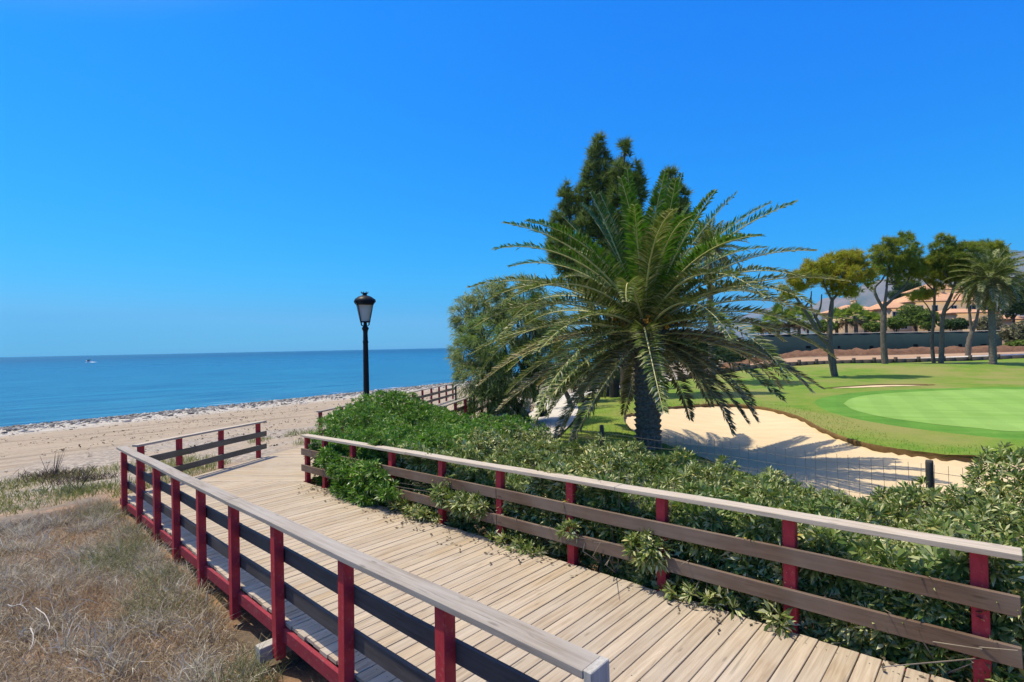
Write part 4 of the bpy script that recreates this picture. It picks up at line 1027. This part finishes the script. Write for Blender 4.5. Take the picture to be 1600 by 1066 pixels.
x = (tcx[:, None]+RS.normal(size=(len(tcx), k_))*.075).ravel(); y = (tcy[:, None]+RS.normal(size=(len(tcx), k_))*.075).ravel()
grass('dry_tussocks', (x, y), np.repeat(.16+.22*RS.rand(len(tcx)), k_), .0075, M['straw_grey'], 1.0, .9)
x, y = scatter(60000, -9, 0, 1.5, 11, lambda x, y: bank(x, y) & (nn_(x, y) > 1.25-.5*noise2(x*1.2, y*1.2)) & clump(x, y, 1.4, -.25, 5))
grass('sage_weeds', (x, y), .16+.22*np.clip(noise2(x*1.5+2, y*1.5)+.2, 0, 1), .0075, M['sagegreen'], .8, .8)
x, y = scatter(60000, -16, -5, 6, 15, lambda x, y: (nn_(x, y) < 1.9) & (np.abs(shore_t(x, y)-44.2-1.0*noise2(x*.8, y*.8)) < .8))
grass('withered_scrub', (x, y), .16+.1*noise2(x*2, y*2), .010, M['darkweed'], .8, .6)
x, y = scatter(90000, -26, -4.5, 11, 40, lambda x, y: (shore_t(x, y) > 34.5-2*noise2(x*.3, y*.3)) & (shore_t(x, y) < 46) & (x < -7.0+.17*(y-14)) & ~((nn_(x, y) < 2.2) & (shore_t(x, y) > 41.5)) & clump(x, y, .42, -.05, 21))
grass('beach_weeds', (x, y), .14+.16*np.clip(noise2(x*.7, y*.7)+.5, 0, 1), .013, M['greenweed'], .6, .6)
x, y = scatter(26000, -20, -9, 8, 20, lambda x, y: (shore_t(x, y) > 35) & (shore_t(x, y) < 42.5) & (nn_(x, y) < 2) & clump(x, y, .45, .35, 9))
grass('creeping_weeds', (x, y), .07, .014, M['greenweed'], 1.2, .8)
# edge of rough grass beyond hedge, shaded lawn tufts
x, y = scatter(26000, -2, 14, 8, 30, lambda x, y: (nn_(x, y) > 9.0) & inside(np.stack([x, y], -1), LAWN) & ~inside(np.stack([x, y], -1), BUNK) & (edist(np.stack([x, y], -1), BUNK) < 1.6))
P = np.column_stack([x, y, golf_z(x, y)-.01]); V, q, t = blades(P, np.full(len(x), .07), .012, .6, .5); tag(mk('rough_grass', V, [q, t], M['fan']), kind='stuff')
# fallen leaves on the boards and wrack on the sand
x = []; 
for c_s, w_, n_ in ((2.2, .9, 16), (4.6, .7, 40), (6.6, .8, 70), (8.6, 1.2, 90), (10.0, .6, 30), (.6, .8, 8)):
    ss = c_s+RS.normal(size=n_)*w_*.6; q = 4.84-np.abs(RS.normal(size=n_))*.20; x.append(np.outer(ss, DV)+np.outer(q, NV))
x = np.concatenate(x); P = np.column_stack([x, deck_z(x[:,0], x[:,1])+.008]); V, q = whorls(P, rdir(len(P))*.3+np.array([0,0,1.]), 2, .07, .2, (70, 92), .05); tag(mk('leaf_litter', V, q, M['darkweed']), kind='stuff')
x, y = scatter(9000, -45, 5, 8, 75, lambda x, y: (shore_t(x, y) > 9) & (shore_t(x, y) < 38) & (RS.rand(len(x)) < .25+.75*(noise2(x*.35, y*.35) > .15)))
P = np.column_stack([x, y, ground(x, y)+.01]); V, q = whorls(P, rdir(len(P))*.5+np.array([0,0,1.]), 3, .05+.10*RS.rand(len(P))**2, .35, (55, 95), .05); tag(mk('beach_wrack', V, q, M['darkweed']), kind='stuff')
# pale sticks lying on the dry grass
for (xa, ya), (xb, yb), lab in (((56,950),(76,984),'long pale bent stick lying on the dry grass'), ((48,982),(46,1016),'short bleached stick standing in the dry grass'), ((12,945),(42,956),'thin forked twig on the dry grass at the left edge')):
    p, q = at_z(xa, ya, 2.86), at_z(xb, yb, 2.80); m = (p+q)/2+np.array([.012,.02,.03]); b = B(); cv = curve([p-p, (m-p)*.55+RS.normal(size=3)*.012, m-p, (m-p)*.4+(q-p)*.6+RS.normal(size=3)*.012, q-p], 14); b.tube(cv, np.linspace(.0065, .003, 14), 6)
    if 'forked' in lab: b.tube([m-p, m-p+np.array([.06,.03,.03]), m-p+np.array([.1,.05,.10])], [.004,.003,.0015], 5); b.tube([m-p, m-p+np.array([-.02,.06,.06]), m-p+np.array([-.06,.1,.11])], [.004,.003,.0015], 5)
    o = b.obj('dry_stick', M['stick'], None, True); o.location = p; tag(o, lab, 'stick')
# withered bushes out on the sand
for j, (px, py, lab) in enumerate(((82,745,'withered dark bush with upright stems out on the sand'), (130,757,'low dry bush on the sand, right of the taller one'), (122,788,'grey-green creeping bush at the foot of the bank'))):
    p = at_z(px, py, 1.75); z = float(ground(p[0], p[1])); o_ = np.array([p[0], p[1], z]); n = 420
    P = np.column_stack([RS.normal(size=n)*.5, RS.normal(size=n)*.35, np.zeros(n)]); V, q, t = blades(P, np.full(n, .34 if j == 0 else .22), .02, .9, .7)
    root = thing('dry_bush', o_, lab, 'bush'); mk('foliage', V, [q, t], M['darkweed'] if j < 2 else M['sagegreen'], root)
    b = B()
    for i in range(10 if j == 0 else 5): a = RS.rand()*6.28; b.tube([(0,0,0), (math.cos(a)*.15, math.sin(a)*.15, .25), (math.cos(a)*.3, math.sin(a)*.3, .45 if j else .75)], [.012,.009,.004], 4)
    b.obj('stems', M['bark_dark'], root)

# pebble bank along the water
def pebbles(n):
    seg = RS.rand(n); i0 = 3; L = SHORE[i0:14]; dl = np.linalg.norm(np.diff(L, axis=0), axis=1); cu = np.concatenate([[0], np.cumsum(dl)]); q = seg**1.0*cu[-1]
    i = np.clip(np.searchsorted(cu, q)-1, 0, len(dl)-1); f = (q-cu[i])/dl[i]; c = L[i]+(L[i+1]-L[i])*f[:, None]; e = (L[i+1]-L[i])/dl[i][:, None]; nrm = np.stack([e[:,1], -e[:,0]], -1)
    t = np.abs(RS.normal(size=n))*4.0+.1; m = t < 13+3*noise2(q*.1, q*0); 
    xy = (c+nrm*t[:, None])[m]; r = (.05+.15*RS.rand(m.sum())**2.2)*1.0
    ico = np.array([(0,0,1),(.9,0,.3),(.28,.85,.3),(-.73,.53,.3),(-.73,-.53,.3),(.28,-.85,.3),(.7,.5,-.4),(-.3,.8,-.4),(-.85,0,-.4),(-.3,-.8,-.4),(.7,-.5,-.4)])
    ft = np.array([(0,1,2),(0,2,3),(0,3,4),(0,4,5),(0,5,1),(1,6,2),(2,7,3),(3,8,4),(4,9,5),(5,10,1),(6,7,2),(7,8,3),(8,9,4),(9,10,5),(10,6,1)])
    N = len(xy); a = RS.rand(N)*6.28; S = np.stack([r*(.8+.7*RS.rand(N)), r, r*(.4+.3*RS.rand(N))], -1)
    W = ico[None]*S[:, None]*(1+.2*RS.normal(size=(N, 11, 1))); ca, sa = np.cos(a)[:, None], np.sin(a)[:, None]
    W = np.stack([W[...,0]*ca-W[...,1]*sa, W[...,0]*sa+W[...,1]*ca, W[...,2]], -1)
    z = ground(xy[:,0], xy[:,1])+r*.12
    V = W+np.column_stack([xy, z])[:, None]
    return tag(mk('shore_pebbles', V.reshape(-1, 3), (ft[None]+np.arange(N)[:, None, None]*11).reshape(-1, 3), M['pebble']), kind='stuff')
pebbles(20000)

# ------------------------------------------------------------------ timber edging, earth bank, screen fence
te = thing('timber_edging', (28, 51, 2.9), 'low dark timber edging with short square posts along the cart path', 'edging'); teo = np.array([28, 51, 2.9])
EP = curve(np.array([(14.5,44.8),(20.5,48.7),(28,51.7),(36,53.4),(46,54.8),(60,57),(80,60)]), 46); bb = B()
for i in range(45):
    a, c = EP[i], EP[i+1]; za, zc = float(ground(*a, False)), float(ground(*c, False)); t = (c-a)/np.linalg.norm(c-a); nn = np.array([-t[1], t[0]])*.06
    bb.add([(*(a-nn), za-.1), (*(a+nn), za-.1), (*(c+nn), zc-.1), (*(c-nn), zc-.1), (*(a-nn), za+.42), (*(a+nn), za+.42), (*(c+nn), zc+.42), (*(c-nn), zc+.42)],
           [(4,7,6,5),(0,4,5,1),(3,2,6,7),(0,3,7,4),(1,5,6,2)])
bb.obj('edge_board', M['timber_dark'], te, org=teo)
for i in range(0, 46, 2):
    b = B(); a = EP[i]; z = float(ground(*a, False)); b.box((a[0]-.02, a[1]-.18, z+.26), (.13, .10, .36)); b.obj('post', M['timber_dark'], te, org=teo)
ex = np.linspace(0, 1, 150); ey = np.linspace(-1, 1, 13); EC = curve(np.array([(28,71),(40,71.5),(52,71),(64,71),(77,70)]), 150)
tt = np.gradient(EC, axis=0); tt /= np.linalg.norm(tt, axis=1)[:, None]; en = np.stack([-tt[:,1], tt[:,0]], -1)
XY = EC[:, None]+en[:, None]*(ey*2.6)[None, :, None]; prof = (1-ey**4)[None]*sst(0, .04, ex)[:, None]*sst(1, .97, ex)[:, None]
ZZ = ground(XY[...,0], XY[...,1], False)-.12+prof*(.82+.32*fbm(XY[...,0]*.8, XY[...,1]*.8, 4)*1.0)
i = (np.arange(149)[:, None]*13+np.arange(12)[None]).ravel()
tag(mk('earth_bank', np.concatenate([XY, ZZ[..., None]], -1).reshape(-1, 3), np.stack([i+13, i+14, i+1, i], 1), M['dirt'], None, False), kind='structure')

scr = thing('screen_fence', (60, 85, 3.5), 'long dark green screen fence behind the earth bank', 'fence'); so = np.array([60, 85, 3.5])
SP = [at_d(1180, 545, 104)[:2], at_d(1250, 545, 99)[:2], at_d(1400, 545, 88)[:2], at_d(1566, 545, 77)[:2]]
for i in range(3):
    a, c = np.array(SP[i]), np.array(SP[i+1]); m = int(np.linalg.norm(c-a)/3)+1
    za, zc = float(ground(*a, False)), float(ground(*c, False)); ta, tc = at_d(*{0:(1180,523.5),1:(1250,522),2:(1400,519.5)}[i], [104,99,88][i])[2], at_d(*{0:(1250,522),1:(1400,519.5),2:(1566,516.5)}[i], [99,88,77][i])[2]
    u = np.linspace(0, 1, m*6+1); XYp = a+(c-a)*u[:, None]; wob = .05*np.sin(u*m*PI*2)
    tn = (c-a)/np.linalg.norm(c-a); nb = np.array([-tn[1], tn[0]])
    V0 = np.column_stack([XYp+nb*wob[:, None], za+(zc-za)*u+.05]); V1 = np.column_stack([XYp+nb*wob[:, None]*.3, ta+(tc-ta)*u-.1+.03*np.sin(u*m*PI*2+1)]); 
    k = len(u); V = np.concatenate([V0, V1, V0+np.append(nb*.03,0), V1+np.append(nb*.03,0)]); j = np.arange(k-1)
    mk('screen_panel', V-so, np.concatenate([np.stack([j, j+1, j+1+k, j+k], 1), np.stack([j+3*k, j+1+3*k, j+1+2*k, j+2*k], 1), np.stack([j+k, j+1+k, j+1+3*k, j+3*k], 1)]), M['screen'], scr)
    b = B(); b.tube([np.array([*a, ta]), np.array([*c, tc])], .07, 6); b.obj('top_rail', M['screen_rail'], scr, org=so)
    for q in range(m+1):
        if q % 2 == 0:
            pxy = a+(c-a)*q/m; b = B(); pxy = pxy+nb*.14; b.tube([np.array([*pxy, za-.2]), np.array([*pxy, ta+(tc-ta)*q/m+.02])], .05, 6); b.obj('post', M['screen_rail'], scr, org=so)
for px in (1265, 1315, 1365, 1434, 1505, 1540):
    D = np.interp(px, [1180,1250,1400,1566], [104,99,88,77])-.25; p = at_d(px, 542.5 if px < 1400 else 540, D)
    b = B(); hw = .62; b.add([(p[0]-hw,p[1]+.25*hw,p[2]-.22),(p[0]+hw,p[1]-.25*hw,p[2]-.22),(p[0]+hw,p[1]-.25*hw,p[2]+.22),(p[0]-hw,p[1]+.25*hw,p[2]+.22)], [(0,1,2,3)])
    b.box((p[0], p[1]+.02, p[2]-.24), (hw, .03, .03)); b.obj('dark_patch', M['screen_hole'], scr, org=so)

# ------------------------------------------------------------------ villas behind the screen fence
def villa(label, px0, px1, ybase, yeave, ytop, D, wins=(), depth=12, chim=(), roofmat='roof'):
    a = at_d(px0, yeave, D); c = at_d(px1, yeave, D); zb = float(ground((a[0]+c[0])/2, D, False))-1; ze = a[2]*.5+c[2]*.5; zr = at_d((px0+px1)/2, ytop, D)[2]
    o = np.array([(a[0]+c[0])/2, D+depth/2, zb]); root = thing('villa', o, label, 'villa'); hx = (c[0]-a[0])/2; hz = (ze-zb)
    b = B(); b.box((0,0,hz/2), (hx, depth/2, hz/2)); b.obj('wall', M['villa'], root)
    ov = .7; r = B(); H = zr-zb; rd = min(hx, depth/2)*.75
    V = [(-hx-ov,-depth/2-ov,hz),(hx+ov,-depth/2-ov,hz),(hx+ov,depth/2+ov,hz),(-hx-ov,depth/2+ov,hz),(-hx+rd,0,H),(hx-rd,0,H)]
    Vb = [(v[0], v[1], v[2]-.3) for v in V[:4]]
    r.add(V, [(0,1,5,4),(2,3,4,5)]); r.add(V, [(1,2,5),(3,0,4)]); r.add(V[:4]+Vb, [(0,4,5,1),(1,5,6,2),(2,6,7,3),(3,7,4,0),(4,7,6,5)])
    rf = r.obj('roof', M[roofmat], root)
    for q in chim: b = B(); b.box((q*hx, 0, H+.2), (.55,.55,1.0)); b.box((q*hx, 0, H+1.28), (.68,.68,.12)); b.obj('chimney', M['villa'], rf)
    for (wx, wy, ww, wh) in wins:
        b = B(); x = wx*hx; z = hz-wy; y = -depth/2
        b.box((x,y-.02,z+wh/2+.1),(ww/2+.2,.08,.1)); b.box((x,y-.02,z-wh/2-.1),(ww/2+.2,.12,.1)); b.box((x-ww/2-.1,y-.02,z),(.1,.08,wh/2)); b.box((x+ww/2+.1,y-.02,z),(.1,.08,wh/2)); b.box((x,y-.02,z),(.05,.06,wh/2))
        f = b.obj('window', M['villa_pale'], root); b = B(); b.box((x, y+.0, z), (ww/2, .03, wh/2)); b.obj('pane', M['window'], f)
    return root
villa('low terracotta-roofed villa left of the thick three-limbed pine', 1322, 1378, 520, 485, 474, 150, ((-.5,2.2,1.2,1.4),(.1,2.2,1.2,1.4),(.6,2.2,1.2,1.4)), chim=(.2,))
villa('villa with a pyramid roof just right of the thick three-limbed pine', 1386, 1424, 520, 481, 468, 145, ((-.3,2.0,1.6,1.6),(.35,2.0,1.6,1.6),(-.3,5.2,1.8,1.6),(.35,5.2,1.8,1.6)), depth=9)
villa('tall wide villa whose stacked roof rises above the others', 1424, 1556, 520, 470, 455, 165, ((-.8,2.4,1.6,1.8),(-.45,2.4,1.6,1.8),(.0,2.6,1.6,1.8),(.42,2.6,2.6,1.8),(.78,2.6,1.6,1.8)), chim=(-.5,.1))
villa('lower pale villa wing between the wavy pine and the twin-trunked pine', 1488, 1562, 520, 488, 480, 140, ((-.4,3,1.4,1.4),(.1,3,1.4,1.4),(.6,3,1.6,1.4)))
villa('small upper villa with a terracotta roof at the top of the hill', 1452, 1512, 500, 452, 440, 185, ((-.4,2,1.4,1.4),(.3,2,1.4,1.4)))
villa('orange-roofed house at the right edge behind the scrub', 1574, 1630, 530, 498, 490, 120, ((-.4,2,1.2,1.2),(.3,2,1.2,1.2)))

# ------------------------------------------------------------------ fan palms and garden trees behind the screen
def fan_palm(H, r, label):
    root = thing('fan_palm', (0,0,0), label, 'palm tree', 'fan palms behind the screen fence')
    palm_trunk(H, r*1.15, r, 10, 9, root, M['palm_bark'], .08)
    V = []; Fq = []; n = 0; Vd = []
    for k in range(34):
        u = k/34; az = k*2.39996; el = math.radians(80-130*u); d = np.array([math.cos(az)*math.cos(el), math.sin(az)*math.cos(el), math.sin(el)]); dead = u > .74
        c = np.array([0,0,H])+d*(.9 if not dead else .7); lat = np.cross(d, [0,0,1.]); lat /= np.linalg.norm(lat)+1e-6; up = np.cross(lat, d)
        for j in range(13):
            a = math.radians(-100+200*j/12); e = d*math.cos(a)+lat*math.sin(a)+up*.1; e /= np.linalg.norm(e); l = .95*(.8+.3*RS.rand())
            s = np.cross(e, up); s /= np.linalg.norm(s)+1e-6; tip = c+e*l+np.array([0,0,-.22*l])
            (Vd if dead else V).append([c, c+e*l*.5-s*.07, tip, c+e*l*.5+s*.07])
        (Vd if dead else V).append([np.array([0,0,H]), np.array([0,0,H])+d*.4-lat*.02, c, np.array([0,0,H])+d*.4+lat*.02])
    V = np.array(V).reshape(-1, 3); mk('crown', V, np.arange(len(V)).reshape(-1, 4), M['fan'], root)
    Vd = np.array(Vd).reshape(-1, 3); mk('dead_skirt', Vd, np.arange(len(Vd)).reshape(-1, 4), M['dead_leaf'], root)
    return root
fp = [(1203,507,98),(1216,500,100),(1232,502,101),(1248,499,99),(1262,504,102),(1307,502,101),(1322,498,99),(1337,496,98),(1352,500,100),(1366,506,99)]
words = ['first','second','third','fourth','fifth','sixth','seventh','eighth','ninth','last']
tmpl = [fan_palm(4.2, .22, 'x'), fan_palm(3.2, .26, 'x')]; used = [False, False]
for j, (px, py, D) in enumerate(fp):
    D += 6; p = at_d(px, py, D); z = float(ground(p[0], p[1], False)); t = tmpl[j % 2]; Ht = [4.2, 3.2][j % 2]
    if not used[j % 2]: o = t; used[j % 2] = True
    else:
        o = t.copy(); COL.objects.link(o)
        for chd in children(t): c2 = chd.copy(); COL.objects.link(c2); c2.parent = o
    sc = (p[2]-z)/Ht; o.location = (p[0], p[1], z); o.rotation_euler = (0, 0, RS.rand()*6.28); hs = RS.uniform(.9, 1.15)*1.15; o.scale = (hs, hs, sc)
    o['label'] = 'bushy fan palm above the dark screen fence, %s from the left of the row' % words[j]
def leafy(name, label, cat, px, py, rx, ry, D, mat, L=.35, W=.30, per=26, lobes=7, gz=None, K=8):
    c = at_d(px, py, D); k = D/800; z0 = float(ground(c[0], c[1], False)) if gz is None else gz; o = np.array([c[0], c[1], z0]); root = thing(name, o, label, cat)
    b = B(); b.tube([(0,0,-.2), (.1,0,(c[2]-z0)*.5), (0,0,c[2]-z0)], [.28*max(.3, rx*k/3),.2*max(.3, rx*k/3),.06], 7, .2)
    Pl = []; Al = []
    for j in range(lobes):
        d = rdir(1)[0]*.5 if j else np.zeros(3); cc = c-o+d*np.array([rx*k, rx*k, ry*k]); R = np.array([rx*k, rx*k, ry*k])*RS.uniform(.45, .65)
        P, N = ell_surface(cc, R, int(per*R[0]*(R[2]+R[0]))+14, .4); P[:,2] = np.maximum(P[:,2], .05); Pl.append(P); Al.append(N)
        b.tube([(0,0,(c[2]-z0)*.5), cc], [.08,.03], 5)
    b.obj('trunk', M['bark_dark'], root, True)
    P = np.concatenate(Pl); N = np.concatenate(Al); V, Fq = whorls(P, N+np.array([0,0,.4])+RS.normal(size=N.shape)*.4, K, L, W); mk('crown', V, Fq, M[mat], root); return root
garden = [
 ('garden_tree','round bright green garden tree between the second and third pines',1430,492,24,18,112,'leaf_back'),
 ('garden_tree','leafy green garden tree behind the slim wavy pine',1452,502,20,16,108,'leaf_back'),
 ('garden_shrub','dense green shrub above the fence left of the twin-trunked pine',1488,508,22,10,100,'leaf_deep'),
 ('garden_shrub','pale spiky shrub behind the tall straight palm',1543,505,20,16,96,'leaf_grey'),
 ('garden_tree','large dark evergreen in the right background behind the tall straight palm',1582,468,26,34,105,'leaf_deep'),
 ('garden_tree','dark evergreen at the right edge on the hillside',1606,455,24,30,120,'leaf_deep'),
 ('garden_tree','broad green tree below the evergreens, under the palm crown',1566,440,18,22,130,'leaf_back'),
 ('garden_tree','dark hillside tree peeping over the villa roofs behind the second pine',1424,449,26,10,215,'leaf_deep'),
 ('garden_tree','hillside tree left of the upper villa, behind the pines',1402,462,14,9,200,'leaf_deep'),
 ('garden_shrub','low bright shrub above the fence beside the three-limbed pine',1400,507,18,12,100,'leaf_back'),
 ('garden_shrub','low green shrub above the fence under the pyramid-roofed villa',1368,511,16,9,100,'leaf_back'),
 ('garden_shrub','low shrub in the gap between the fan palms',1285,510,20,9,106,'leaf_back'),
 ('garden_shrub','low shrub above the fence at the far left of the fan palms',1190,512,18,8,108,'leaf_back'),
 ('scrub_bush','grey scrub bush at the right end of the screen fence',1580,524,16,15,76,'leaf_grey'),
 ('scrub_bush','pale scrub bush at the right edge of the picture below the orange roof',1600,520,16,20,74,'leaf_grey'),
 ('scrub_bush','green scrub bush low down beside the end of the screen fence',1590,540,14,7,72,'leaf_back'),
 ('garden_tree','low rounded tree left of the tall slender palm, seen through the fronds',1035,548,40,22,96,'leaf_back'),
 ('garden_tree','dark low tree at the foot of the tall slender palm',1092,546,38,20,104,'leaf_deep'),
 ('garden_tree','green tree right of the tall slender palm, behind drooping fronds',1132,541,32,20,110,'leaf_back'),
 ('garden_tree','small dark tree at the left end of the screen fence',1172,540,26,18,116,'leaf_deep'),
 ('garden_tree','dense distant trees behind the large date palm trunk',1080,560,40,18,75,'leaf_deep'),
 ('garden_tree','distant grove at the left of the screen fence behind drooping fronds',1150,552,36,14,85,'leaf_deep'),
]
for (nm, lab, px, py, rx, ry, D, mt) in garden: leafy(nm, lab, nm.split('_')[1].replace('bush', 'bush'), px, py, rx, ry, D, mt)

# ------------------------------------------------------------------ mountains
def ridge(name, pts, D, deep, rough, seed):
    px = np.linspace(pts[0][0], pts[-1][0], 260); yy = np.interp(px, [p[0] for p in pts], [p[1] for p in pts])
    X = []; 
    top = np.array([at_d(x, y, D) for x, y in zip(px, yy)]); H = np.maximum(top[:,2], 0)
    H = H*(1+.05*fbm(px*.06+seed, px*0+seed, 4))
    rows = np.linspace(-1, 1, 34); V = []
    for r in rows:
        h = H*(1-abs(r))**.8; xo = top[:,0]; yo = np.full(len(px), D+r*deep)
        nz = rough*fbm(xo*.0016+seed, yo*.0016, 5)*(1-abs(r))*abs(r)*3*np.clip(H/500, .1, 1.2); gul = rough*.5*np.abs(noise2(xo*.003+seed, yo*.0008))*(1-abs(r))*abs(r)*4
        V.append(np.column_stack([xo+.12*deep*r*noise2(xo*.0009, yo*0+seed), yo, h+nz-gul-10]))
    V = np.concatenate(V); n = len(px); i = (np.arange(33)[:, None]*n+np.arange(n-1)[None]).ravel()
    return tag(mk(name, V, np.stack([i, i+1, i+n+1, i+n], 1), M['mountain'], None, True), kind='structure')
ridge('far_mountain', [(980,538),(1060,524),(1110,508),(1150,496),(1190,482),(1228,473),(1262,478),(1300,488),(1360,498),(1480,505),(1700,515)], 12500, 2500, 260, 3)
ridge('mountain', [(1215,530),(1255,512),(1290,486),(1325,460),(1350,446),(1375,432),(1420,414),(1470,402),(1520,396),(1560,394),(1600,388),(1680,372),(1800,360),(2000,365),(2300,380)], 6800, 2200, 230, 9)

# ------------------------------------------------------------------ boat
bp = at_z(139, 566.3, 0); bt = thing('motorboat', (bp[0], bp[1], 0), 'small white motorboat with a dark canopy far out on the sea', 'boat')
bt.rotation_euler = (0, 0, math.radians(168)+math.atan2(bp[0], bp[1])*-1*0)
b = B(); xs = np.linspace(-2.6, 3.2, 12); hull = []
for x in xs:
    k = max(.02, 1-max(0, (x-.2)/3.0)**2.2); hull.append([(x, -1.05*k, 1.0+.12*max(0,x)), (x, -.75*k, .2), (x, 0, -.15+.12*max(0,x)), (x, .75*k, .2), (x, 1.05*k, 1.0+.12*max(0,x))])
hv = np.array(hull).reshape(-1, 3); b.add(hv, [(i*5+j, i*5+j+1, (i+1)*5+j+1, (i+1)*5+j) for i in range(11) for j in range(4)]); b.add(hv, [(i*5, (i+1)*5, (i+1)*5+4, i*5+4) for i in range(11)]+[(0,4,3,1)]); b.obj('hull', M['boat_white'], bt)
b = B(); b.box((-.3,0,2.15),(1.1,.85,.07)); [b.tube([(sx_, sy_, .9), (sx_, sy_, 2.1)], .04, 5) for sx_ in (-1.2,.6) for sy_ in (-.75,.75)]; b.obj('canopy', M['boat_dark'], bt)
b = B(); b.box((.55,0,1.4),(.5,.6,.42)); b.obj('console', M['boat_dark'], bt)
wk = B(); fw = np.linspace(0, 1, 20); c_ = math.cos(bt.rotation_euler[2]); s_ = math.sin(bt.rotation_euler[2])
Vw = []
for u in fw:
    x = 2.2-9*u; wd = .7+1.0*u+.15*RS.randn(); zc = .42*(1-u)**.7+.03+.05*RS.rand()
    for yv, zz in ((-wd, .01), (-wd*.5, zc), (0, zc*.75), (wd*.5, zc), (wd, .01)): Vw.append((bp[0]+c_*x-s_*yv, bp[1]+s_*x+c_*yv, zz))
wk.add(Vw, [(i*5+j, i*5+j+1, (i+1)*5+j+1, (i+1)*5+j) for i in range(19) for j in range(4)]); tag(wk.obj('wake_foam', M['foam']), kind='stuff')

# ------------------------------------------------------------------ air
hz = B(); hz.box((0, 2000, 735), (17500, 17000, 765)); ho = hz.obj('haze', None)
mh = bpy.data.materials.new('air_haze'); mh.use_nodes = True; nt = mh.node_tree
for n in list(nt.nodes):
    if n.type != 'OUTPUT_MATERIAL': nt.nodes.remove(n)
pv = nt.nodes.new('ShaderNodeVolumePrincipled'); pv.inputs['Density'].default_value = 6e-5; pv.inputs['Color'].default_value = (.19, .64, 1, 1); pv.inputs['Anisotropy'].default_value = .2
nt.links.new(pv.outputs[0], [n for n in nt.nodes if n.type == 'OUTPUT_MATERIAL'][0].inputs['Volume'])
mh.cycles.homogeneous_volume = True if hasattr(mh.cycles, 'homogeneous_volume') else None
ho.data.materials.append(mh); tag(ho, kind='stuff'); ho.display_type = 'WIRE'

# ------------------------------------------------------------------ light, sky, camera
SUN = Vector((-.40, .10, 1.0)).normalized()
el = math.asin(SUN.z); azi = math.atan2(SUN.x, SUN.y)
sl = bpy.data.lights.new('sun', 'SUN'); sl.energy = 4.8; sl.angle = math.radians(.5); sl.color = (1, .91, .72)
so_ = bpy.data.objects.new('sun', sl); COL.objects.link(so_); so_.rotation_euler = (-SUN).to_track_quat('-Z', 'Y').to_euler(); so_.location = (-40, 10, 60)
wd = bpy.data.worlds.new('World'); scene.world = wd; wd.use_nodes = True; nt = wd.node_tree
bg = [n for n in nt.nodes if n.type == 'BACKGROUND'][0]
sk = nt.nodes.new('ShaderNodeTexSky'); sk.sky_type = 'NISHITA'; sk.sun_disc = False; sk.sun_elevation = el; sk.sun_rotation = azi
sk.altitude = 0; sk.air_density = 1.0; sk.dust_density = .25; sk.ozone_density = 3.0
sp = nt.nodes.new('ShaderNodeSeparateColor'); cb_ = nt.nodes.new('ShaderNodeCombineColor'); nt.links.new(sk.outputs[0], sp.inputs[0])
for i, (pw, ml) in enumerate(((4.0, .0022), (1.05, .66), (.38, 3.8))):      # clear, dry air: a deeper, purer blue than the standard atmosphere
    m1 = nt.nodes.new('ShaderNodeMath'); m1.operation = 'POWER'; m1.inputs[1].default_value = pw; nt.links.new(sp.outputs[i], m1.inputs[0])
    m2 = nt.nodes.new('ShaderNodeMath'); m2.operation = 'MULTIPLY'; m2.inputs[1].default_value = ml; nt.links.new(m1.outputs[0], m2.inputs[0]); m3 = nt.nodes.new('ShaderNodeMath'); m3.operation = 'MINIMUM'; m3.inputs[1].default_value = (1.7, 5, 9)[i]; nt.links.new(m2.outputs[0], m3.inputs[0]); nt.links.new(m3.outputs[0], cb_.inputs[i])
# bright sky patch added round the high sun as fill, to lift the shadows
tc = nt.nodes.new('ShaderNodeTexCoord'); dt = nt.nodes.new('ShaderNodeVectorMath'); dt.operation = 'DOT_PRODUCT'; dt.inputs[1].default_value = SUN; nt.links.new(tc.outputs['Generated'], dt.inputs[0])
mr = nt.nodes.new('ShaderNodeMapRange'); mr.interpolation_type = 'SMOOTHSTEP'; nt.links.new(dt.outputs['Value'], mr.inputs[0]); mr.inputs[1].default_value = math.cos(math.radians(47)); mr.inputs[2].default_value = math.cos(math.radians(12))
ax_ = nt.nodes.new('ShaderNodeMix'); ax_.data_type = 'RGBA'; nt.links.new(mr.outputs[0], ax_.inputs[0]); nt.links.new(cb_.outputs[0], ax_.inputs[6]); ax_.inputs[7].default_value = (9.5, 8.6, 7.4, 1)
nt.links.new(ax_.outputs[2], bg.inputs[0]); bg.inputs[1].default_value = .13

cam = bpy.data.cameras.new('camera'); co = bpy.data.objects.new('camera', cam); COL.objects.link(co); scene.camera = co
cam.sensor_width = 36; cam.lens = 18.0; cam.clip_start = .05; cam.clip_end = 60000
c, s = math.cos(ROLL), math.sin(ROLL); X = Vector((1,0,0)); Zp = Vector((0,-math.sin(PIT),math.cos(PIT))); Fw = Vector((0,math.cos(PIT),math.sin(PIT)))
R = X*c-Zp*s; U = X*s+Zp*c
co.matrix_world = Matrix(((R.x,U.x,-Fw.x,0),(R.y,U.y,-Fw.y,0),(R.z,U.z,-Fw.z,HC),(0,0,0,1)))

vs = scene.view_settings; vs.view_transform = 'Standard'; vs.look = 'None'; vs.gamma = 1; vs.use_curve_mapping = False; vs.exposure = .22
scene.cycles.max_bounces = 6; scene.cycles.transparent_max_bounces = 8; scene.cycles.use_denoising = True; scene.cycles.volume_bounces = 0
